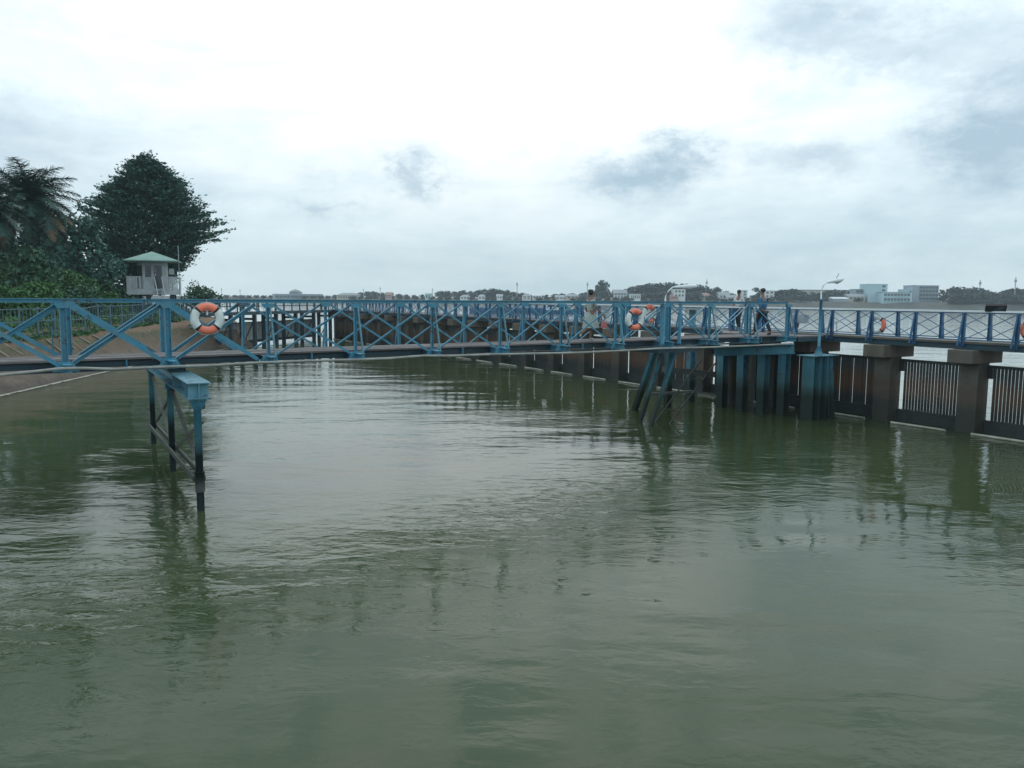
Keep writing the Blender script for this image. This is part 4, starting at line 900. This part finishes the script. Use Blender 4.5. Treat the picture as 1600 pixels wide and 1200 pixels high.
WHITE = mat('far_white_wall', (.62,.68,.70), .8, .08, .1, dirt=(.45,.48,.48), dirt_amt=.4, dscale=.15); BLUEW = mat('far_pale_blue_wall', (.42,.60,.66), .8, .08, .1)
GREYW = mat('far_grey_wall', (.30,.38,.44), .8, .1, .1); BEIGE = mat('far_beige_wall', (.44,.42,.37), .8, .12, .1); ROOFR = mat('far_rust_roof', (.26,.17,.15), .8, .15, .1); ROOFG = mat('far_grey_roof', (.24,.28,.31), .7, .15, .1); PINK = mat('far_pink_wall', (.42,.30,.29), .8, .1, .1)
FWIN = mat('far_window', (.06,.09,.11), .3, .2, .1)
def building(label, x0, x1, yt, yb_, wall, roofm=None, roof='flat', back=20, rows=0, cols=0, depth=10, bands=False, name='far_house', cat='house', wx=(0.06,.94)):
    xm = (x0+x1)/2; _, y = far_base(xm); y += back; s_ = y/FPX; W = (x1-x0)*s_; pt = at(xm, yt, y); zb = float(np.interp(back, [0,3,8,30,120], [0,2.2,3.2,3.4,3.6]))-.3
    zb = min(zb, at(xm, yb_, y).z); H = pt.z-zb; root = empty(name, (pt.x, y, zb), 0, label, cat)
    hw = H if roof == 'flat' else H*.68
    MB().box(-W/2,W/2,0,depth,0,hw).build('wall', wall, root)
    if roof == 'flat': MB().box(-W/2-.25,W/2+.25,-.25,depth+.25,hw+.003,hw+.35).build('roof', roofm or wall, root)
    elif roof == 'gable':
        o = .4; mb = MB(); mb.v = [(-W/2-o,-o,hw),(W/2+o,-o,hw),(W/2+o,depth+o,hw),(-W/2-o,depth+o,hw),(-W/2-o,depth/2,H),(W/2+o,depth/2,H)]
        mb.f = [(0,3,2,1),(0,1,5,4),(2,3,4,5),(1,2,5),(3,0,4)]; mb.mi = [0]*5; mb.build('roof', roofm or ROOFG, root)
    elif roof == 'hip':
        o = .4; q = W*.25; mb = MB(); mb.v = [(-W/2-o,-o,hw),(W/2+o,-o,hw),(W/2+o,depth+o,hw),(-W/2-o,depth+o,hw),(-q,depth/2,H),(q,depth/2,H)]
        mb.f = [(0,3,2,1),(0,1,5,4),(2,3,4,5),(1,2,5),(3,0,4)]; mb.mi = [0]*5; mb.build('roof', roofm or ROOFR, root)
    hb_ = at(xm, yb_, y).z-zb; hb_ = max(hb_, 0.2)
    for r in range(rows):
        z0 = hb_+(hw-hb_)*(r+.28)/rows; z1 = hb_+(hw-hb_)*(r+.78)/rows
        if bands: 
            MB().box(-W/2+W*wx[0],-W/2+W*wx[1],-.06,-.004,z0,z1).build('window', FWIN, root)
            MB().box(-W/2+W*wx[0]-.1,-W/2+W*wx[1]+.1,-.8,-.004,z0-.45,z0-.05).build('balcony', wall, root)
            for c in range(cols): xx = -W/2+W*(wx[0]+(wx[1]-wx[0])*(c+1)/(cols+1)); MB().box(xx-.18,xx+.18,-.10,-.062,z0,z1).build('mullion', wall, root)
        else:
            for c in range(cols):
                xc = -W/2+W*(wx[0]+(wx[1]-wx[0])*(c+.5)/cols); hwv = W*(wx[1]-wx[0])/cols*.28
                f = MB().box(xc-hwv,xc+hwv,-.05,-.004,z0,z1).build('window', FWIN, root); MB().box(xc-hwv-.1,xc+hwv+.1,-.15,-.004,z0-.15,z0-.004).build('sill', wall, f)
    return root
B_ = building
B_('tallest plain pale blue block on the far bank, dark openings at its right corner',1357,1387,444.5,469,BLUEW,back=14,rows=4,cols=1,wx=(.66,.95),depth=14,name='far_block',cat='building')
B_('low white two-row building with dark window bands in front of the pale blocks',1379,1425,457,472,BLUEW,ROOFG,back=6,rows=2,cols=7,bands=True,name='far_block',cat='building')
B_('pale annex wall between the two-row building and the grey banded block',1414,1426,453,470,BLUEW,back=16,rows=3,cols=1,wx=(.6,.9),name='far_block',cat='building')
B_('grey four-storey block with dark window bands on the far bank at right',1427,1467,446.5,470,GREYW,back=18,rows=4,cols=5,bands=True,wx=(.26,.99),depth=14,name='far_block',cat='building')
B_('small beige workshop left of the tall pale blue block',1337,1356,452.5,470,GREYW,ROOFG,back=22,rows=3,cols=2,bands=True,name='far_block',cat='building')
B_('low pale shed with sloping roof below the tall pale blue block',1326,1352,459,469,BEIGE,ROOFG,'gable',back=12,rows=1,cols=4)
B_('low shed with pale roof left of the beige shed',1302,1326,464,470,GREYW,WHITE,'gable',back=8)
B_('long beige flat-roofed building above the trees left of the lamp',1232,1345,453.5,462,BEIGE,ROOFG,back=75,rows=0,cols=0,name='far_block',cat='building')
B_('pale house with two dark windows behind the man in blue',1195,1210,454.5,466,WHITE,WHITE,back=10,rows=2,cols=2)
B_('slim white tower house right of the man in white',1160,1168,454,467,WHITE,back=14,rows=3,cols=1)
B_('white gabled house left of the man in white',1124,1140,456,467,WHITE,ROOFG,'gable',back=10,rows=1,cols=3)
B_('small beige house with red roof behind the arched lamp on the right',1096,1112,457.5,467,BEIGE,ROOFR,'hip',back=14,rows=1,cols=3)
B_('low white house just left of the man in white',1136,1154,461,468,WHITE,ROOFG,'gable',back=6,rows=1,cols=3)
B_('white house behind the arched street lamp',1053,1071,452.5,465,WHITE,WHITE,back=3,rows=2,cols=3)
B_('pink and white porch house below the arched lamp',1048,1060,459,467,PINK,ROOFR,'hip',back=1,rows=1,cols=2)
B_('white arcaded house on the far bank right of the second life ring',985,1001,459.5,469,WHITE,ROOFG,back=4,rows=1,cols=5)
B_('pale slanted-roof block behind trees above the second life ring',959,980,452.5,466,WHITE,ROOFG,'gable',back=26,rows=2,cols=4)
B_('white house with grey roof left of the woman',868,886,461,468,WHITE,ROOFG,'gable',back=4,rows=1,cols=3)
B_('pale house with hipped roof left of the woman among trees',885,905,459,467,BEIGE,ROOFG,'hip',back=5,rows=1,cols=3)
B_('white two-storey house near the tall mast on the far bank',816,830,459,468,WHITE,ROOFG,'hip',back=4,rows=2,cols=2)
B_('white house with pale roof right of the tall mast house',832,847,458,467,WHITE,WHITE,'gable',back=5,rows=1,cols=3)
B_('small white house in the trees at the middle of the far bank',776,785,459.5,467,WHITE,ROOFG,'gable',back=4,rows=1,cols=2)
B_('small white house with two gables left of the middle of the far bank',747,758,460,468,WHITE,ROOFG,'hip',back=4,rows=1,cols=2)
B_('white house with pale walls in the trees on the far bank left of centre',719,734,460.5,468,WHITE,ROOFG,'hip',back=3,rows=1,cols=3)
B_('pale blue-white house at the left end of the dense tree group',664,673,459,468,BLUEW,WHITE,back=3,rows=1,cols=2)
B_('pinkish house rising above the left tree line',602,612,456.5,466,PINK,ROOFR,'gable',back=3,rows=2,cols=2)
B_('long beige hall with flat roof in the left part of the far bank',526,560,457.5,468,BEIGE,ROOFG,'hip',back=3,rows=1,cols=8,name='far_block',cat='building')
fb_ = B_('long low grey pavilion with a domed upper storey far left on the far bank',426,500,460,468,GREYW,ROOFG,back=3,rows=1,cols=10,bands=True,name='far_block',cat='building')
_, yy = far_base(459); sF = yy/FPX
MB().box(-5,5,2,9,4.2,7.0).build('upper_storey', GREYW, fb_, (-2.0,0,0)); MB().tube([(0,0,0),(0,0,1.2),(0,0,2.2)], [5.2,3.4,.4], 10).build('dome', ROOFG, fb_, (-2.0,5,7.0))
def mast(pxx, yt, lab, back=30, w_=.35):
    x, y = far_base(pxx); y += back; p = at(pxx, yt, y); root = empty('radio_mast', (p.x,y,3), 0, lab, 'mast'); H = p.z-3
    MB().tube([(0,0,0),(0,0,H)], [w_,w_*.6], 6).build('pole', M['grey'], root)
    MB().tube([(0,0,H*.8),(0,0,H*.9)], [w_*1.9,w_*1.9], 6).build('aerial', M['grey'], root)
for pxx, yt, lab in ((808,440,'grey mast left of the centre of the far tree line'),(918,440,'thin mast rising just behind the woman head'),(948.5,446,'short mast right of the single tall tree'),(1104.5,436.5,'tall slim mast right of the arched lamp'),(1532,437,'mast behind the trees at right, left of another mast'),(1587.5,432.5,'tallest mast at the right edge of the far bank'),(594,448,'thin mast left part of the far bank above the pinkish house'),(568,451,'short thin mast above the long beige hall'),(676,450,'short mast above the dense tree group left of centre'),(375,452,'slanting pole far left beyond the far walkway'),(346,450,'thin pole right of the dark shrub')):
    mast(pxx, yt, lab, w_=.3 if yt > 442 else .42)
# moored barge beyond the jetty
bp0 = onz(822,489.5); bar_ = empty('barge', (bp0.x,bp0.y,0), R(-4), 'long blue river barge with pale deckhouse seen through the jetty rails', 'boat')
mb = MB(); hl = 17; 
sec = [(-hl,1.2,1.6),(-hl+2,2.4,1.1),(0,2.6,1.0),(hl-4,2.5,1.1),(hl,.5,2.1)]
for x, hw_, zt2 in sec: mb.v += [(x,-hw_*.8,-.4),(x,-hw_,zt2),(x,hw_,zt2),(x,hw_*.8,-.4)]
for i in range(4):
    for j in range(4): a = i*4+j; b2 = i*4+(j+1)%4; mb.f.append((a,b2,b2+4,a+4)); mb.mi.append(0)
mb.f += [(3,2,1,0),(16,17,18,19)]; mb.mi += [0,0]; mb.build('hull', M['deep_blue'], bar_)
MB().box(hl-11,hl-5,-1.7,1.7,1.05,3.0).build('deckhouse', WHITE, bar_); MB().box(hl-11.3,hl-4.7,-1.9,1.9,3.003,3.15).build('roof', M['roof_green'], bar_)
for k in range(4): MB().box(hl-10.6+k*1.4,hl-9.7+k*1.4,-1.74,-1.703,1.9,2.6).build('window', FWIN, bar_)
MB().box(-hl+3,hl-12,-1.9,1.9,1.02,1.7).build('hatch_cover', M['deep_blue'], bar_)

# ================================================================== PEOPLE
def skinmesh(name, verts, edges, rad, m, parent, root_i=0, sub=1):
    me = bpy.data.meshes.new(name); me.from_pydata([tuple(v) for v in verts], edges, []); o = bpy.data.objects.new(name, me); COL.objects.link(o)
    md = o.modifiers.new('skin','SKIN'); md.use_smooth_shade = True
    for i, r in enumerate(rad):
        sv = me.skin_vertices[0].data[i]; sv.radius = (r if isinstance(r, tuple) else (r, r)); sv.use_root = (i == root_i)
    ms = o.modifiers.new('sub','SUBSURF'); ms.levels = sub; ms.render_levels = sub
    dg_ = bpy.context.evaluated_depsgraph_get(); m2 = bpy.data.meshes.new_from_object(o.evaluated_get(dg_)); m2.materials.clear(); m2.materials.append(m); m2.polygons.foreach_set('use_smooth', [True]*len(m2.polygons))
    bpy.data.objects.remove(o); o2 = bpy.data.objects.new(name, m2); COL.objects.link(o2); o2.parent = parent; return o2
def ellip(name, c, r, m, parent, nu=14, nv=10, cut=None):
    mb = MB()
    for j in range(nv+1):
        a = math.pi*j/nv
        for i in range(nu): b = 2*math.pi*i/nu; mb.v.append((c[0]+r[0]*math.sin(a)*math.cos(b), c[1]+r[1]*math.sin(a)*math.sin(b), c[2]+r[2]*math.cos(a)))
    for j in range(nv):
        for i in range(nu): mb.f.append((j*nu+i, j*nu+(i+1)%nu, (j+1)*nu+(i+1)%nu, (j+1)*nu+i)); mb.mi.append(0)
    return mb.build(name, m, parent, smooth=True)
def person(label, loc, rz, H, J_, kit, hair='short', female=False):
    """local frame: +x forward, +y left. J_: joints in metres for a 1.7 m figure"""
    root = empty('person', loc, rz, label, 'person'); k = H/1.7
    j = {n_: Vector(v)*k for n_, v in J_.items()}
    hip = j['hip']; ch = j['chest']; nk = j['neck']; hd = j['head']; shw = (.17 if female else .20)*k; hw_ = .095*k
    names = []; V = []; E = []; RD = []
    def add(p, r, par=None): V.append(Vector(p)); RD.append(tuple(x*k for x in r) if isinstance(r, tuple) else r*k); i = len(V)-1; (E.append((par,i)) if par is not None else None); return i
    h = add(hip,(.15,.11)); wv = add(hip.lerp(ch,.45),(.13,.095),h); c = add(ch,(.165,.11),wv); n0 = add(nk,.058,c); n1_ = add(nk.lerp(hd,.45),.052,n0)
    a = add(hd+Vector((0,0,-.055*k)),(.066,.075),n1_); add(hd+Vector((-.005,0,.045*k)),(.075,.085),a)
    legs = []; arms = []
    for s_, sd_ in ((1,'l'),(-1,'r')):
        q = add(hip+Vector((0,s_*hw_,-.05*k)),.088,h); kn = add(j['knee_'+sd_],.055,q); cf = add(j['knee_'+sd_].lerp(j['ank_'+sd_],.3),.054,kn); an = add(j['ank_'+sd_],.036,cf)
        ft = Vector(j.get('toe_'+sd_, j['ank_'+sd_]+Vector((.15*k,0,-.06*k)))); add(ft,.03,an)
        sh = add(ch+Vector((0,s_*shw,.07*k)),.052,c); eb = add(j['elb_'+sd_],.038,sh); wr = add(j['wri_'+sd_],.025,eb)
        fd = (j['wri_'+sd_]-j['elb_'+sd_]).normalized(); pm_ = add(j['wri_'+sd_]+fd*.06*k,(.034,.018),wr)
        base_ = j['wri_'+sd_]+fd*.09*k; lat = fd.cross(Vector((0,1,0))).normalized() if abs(fd.y) < .9 else Vector((1,0,0))
        for f_ in range(4):
            b0 = base_+lat*((f_-1.5)*.02*k); ln = (.065,.078,.075,.058)[f_]*k; bend = Vector((0,-s_*.35,0))
            f0 = add(b0,.0095,pm_); f1 = add(b0+fd*ln*.5+bend*.01*k,.009,f0); add(b0+(fd+bend).normalized()*ln,.0075,f1)
        t0_ = add(j['wri_'+sd_]+fd*.035*k+lat*.036*k,.011,wr); add(j['wri_'+sd_]+fd*.085*k+lat*.055*k,.009,t0_)
    skinmesh('body', V, E, RD, M['skin'], root)
    # hair, face
    if hair == 'bun': ellip('hair', hd+Vector((-.025*k,0,.045*k)), (.098*k,.088*k,.105*k), M['hair'], root); ellip('hair_bun', hd+Vector((-.10*k,0,.10*k)), (.05*k,.05*k,.045*k), M['hair'], root)
    else: ellip('hair', hd+Vector((-.02*k,0,.06*k)), (.095*k,.087*k,.085*k), M['hair'], root)
    for s_ in (1,-1):
        ellip('eye', hd+Vector((.078*k,s_*.032*k,.005*k)), (.008*k,.013*k,.007*k), M['face_dark'], root, 8, 6); ellip('ear', hd+Vector((-.005*k,s_*.082*k,-.01*k)), (.017*k,.01*k,.03*k), M['skin'], root, 8, 6)
    ellip('nose', hd+Vector((.088*k,0,-.022*k)), (.016*k,.012*k,.022*k), M['skin'], root, 8, 6); ellip('mouth', hd+Vector((.078*k,0,-.062*k)), (.008*k,.022*k,.006*k), M['bag'], root, 8, 6)
    # clothes
    def limb(name, pts, rs, m): 
        vv = [Vector(p) for p in pts]; skinmesh(name, vv, [(i,i+1) for i in range(len(vv)-1)], [r*k for r in rs], m, root)
    V2 = [hip+Vector((0,0,-.04*k)), hip.lerp(ch,.5), ch, nk.lerp(ch,.25)]; E2 = [(0,1),(1,2),(2,3)]; R2 = [(.165*k,.125*k),(.15*k,.112*k),(.18*k,.125*k),(.085*k,.075*k)]
    for s_, sd_ in ((1,'l'),(-1,'r')):
        i = len(V2); sh = ch+Vector((0,s_*shw,.07*k)); V2 += [sh, sh.lerp(j['elb_'+sd_],.75 if female else .6)]; E2 += [(2,i),(i,i+1)]; R2 += [(.066*k,)*2,(.056*k,)*2]
        if kit.get('long'): V2 += [j['elb_'+sd_], j['wri_'+sd_]]; E2 += [(i+1,i+2),(i+2,i+3)]; R2 += [(.05*k,)*2,(.036*k,)*2]
    skinmesh('dress_top' if female else 'shirt', V2, E2, R2, M[kit['top']], root)
    if female:                                                     # skirt of the dress: flared lofted cone with folds
        mb = MB(); n_ = 32; zs = [.05,-.08,-.2,-.34,-.48]; rr = [.14,.20,.24,.275,.305]
        for z_, r_ in zip(zs, rr):
            for i in range(n_): a = 2*math.pi*i/n_; f = r_*(1+.05*math.sin(a*7)*(.2-z_)); mb.v.append(tuple(hip+Vector((math.cos(a)*f*1.0*k, math.sin(a)*f*.85*k, z_*k))))
        for q in range(len(zs)-1):
            for i in range(n_): mb.f.append((q*n_+i, q*n_+(i+1)%n_, (q+1)*n_+(i+1)%n_, (q+1)*n_+i)); mb.mi.append(0)
        mb.build('skirt', M[kit['top']], root, smooth=True)
    else:
        V3 = [hip+Vector((0,0,.02*k))]; E3 = []; R3 = [(.16*k,.12*k)]
        for s_, sd_ in ((1,'l'),(-1,'r')):
            i = len(V3); V3 += [hip+Vector((0,s_*hw_,-.07*k)), j['knee_'+sd_], j['ank_'+sd_]+Vector((0,0,.03*k))]; E3 += [(0,i),(i,i+1),(i+1,i+2)]; R3 += [(.102*k,)*2,(.075*k,)*2,(.06*k,)*2]
        skinmesh('trousers', V3, E3, R3, M['trousers'], root)
    for sd_ in 'lr':
        a_ = j['ank_'+sd_]; t_ = Vector(j.get('toe_'+sd_, a_+Vector((.15*k,0,-.06*k)))); limb('shoe', [a_+Vector((-.03*k,0,-.03*k)), a_.lerp(t_,.5)+Vector((0,0,-.01*k)), t_], [.045,.044,.035], M['shoe' if female else 'shoe_dark'])
    return root
ST = dict(hip=(0,0,.90), chest=(0,0,1.25), neck=(.01,0,1.43), head=(.03,0,1.57))
wloc = bl(5.86*BAY, .85, ZD+.01)
pw_ = person('woman in a pale knee-length dress walking on the footbridge with a pink bag', wloc, BRZ-R(8), 1.66, dict(ST, knee_l=(.10,.09,.50), ank_l=(.05,.09,.085), toe_l=(.20,.09,.03), knee_r=(-.06,-.08,.49), ank_r=(-.40,-.08,.26), toe_r=(-.47,-.08,.12), elb_l=(-.05,.24,1.05), wri_l=(.08,.25,.84), elb_r=(.10,-.25,1.06), wri_r=(.30,-.27,.86)), dict(top='dress'), hair='bun', female=True)
hb0 = Vector((.36,-.27,.80))*1.66/1.7; wp = Matrix.Rotation(BRZ-R(8),4,'Z') @ hb0 + wloc
bg_ = empty('handbag', (wp.x,wp.y,wp.z-.36), BRZ, 'small pink bag hanging from the hand of the woman on the footbridge', 'bag')
MB().quadbox([(-.12,-.04,0),(.12,-.04,0),(.12,.04,0),(-.12,.04,0),(-.09,-.025,.2),(.09,-.025,.2),(.09,.025,.2),(-.09,.025,.2)]).build('bag_body', M['bag'], bg_); MB().tube([(-.07,0,.2),(-.05,0,.32),(0,0,.365),(.05,0,.32),(.07,0,.2)], .008, 6).build('handle', M['bag'], bg_)
m1 = at(1153,517,36.2); m1.z = EYE-1.36
person('man in a white shirt and dark trousers standing on the jetty near the landing', m1, R(215), 1.80, dict(ST, knee_l=(.10,.10,.49), ank_l=(.02,.10,.08), knee_r=(-.02,-.10,.48), ank_r=(-.14,-.10,.08), elb_l=(-.06,.26,1.06), wri_l=(.10,.24,.88), elb_r=(.02,-.27,1.05), wri_r=(.16,-.24,.90)), dict(top='shirt'))
m2 = at(1190,524,31.4); m2.z = EYE-1.39
person('man in a dark blue shirt striding on the landing at the end of the footbridge', m2, R(125), 1.84, dict(ST, hip=(0,0,.87), chest=(.02,0,1.23), knee_l=(.20,.10,.48), ank_l=(.24,.10,.08), knee_r=(-.12,-.10,.47), ank_r=(-.30,-.10,.10), elb_l=(-.12,.26,1.02), wri_l=(.0,.27,.80), elb_r=(.08,-.27,1.0), wri_r=(.22,-.24,.82)), dict(top='blue_shirt', long=True))
m3 = bl(xb-.6,BW-.3,ZD)

# ================================================================== HAZE
hz = MB().box(-1100,1100,-60,1300,-1.5,60).build('haze', None)
hz.data.materials.clear(); hm = bpy.data.materials.new('river_haze'); hm.use_nodes = True; t = hm.node_tree; t.nodes.clear()
pv = nn(t,'ShaderNodeVolumePrincipled'); pv.inputs['Color'].default_value = (.75,.85,.92,1); pv.inputs['Density'].default_value = .00034; pv.inputs['Anisotropy'].default_value = .2
om = nn(t,'ShaderNodeOutputMaterial'); t.links.new(pv.outputs[0], om.inputs['Volume']); hz.data.materials.append(hm); tag(hz, 'thin pale river haze', None, kind='stuff')
for o in bpy.data.objects:
    if '_b' in o: del o['_b']
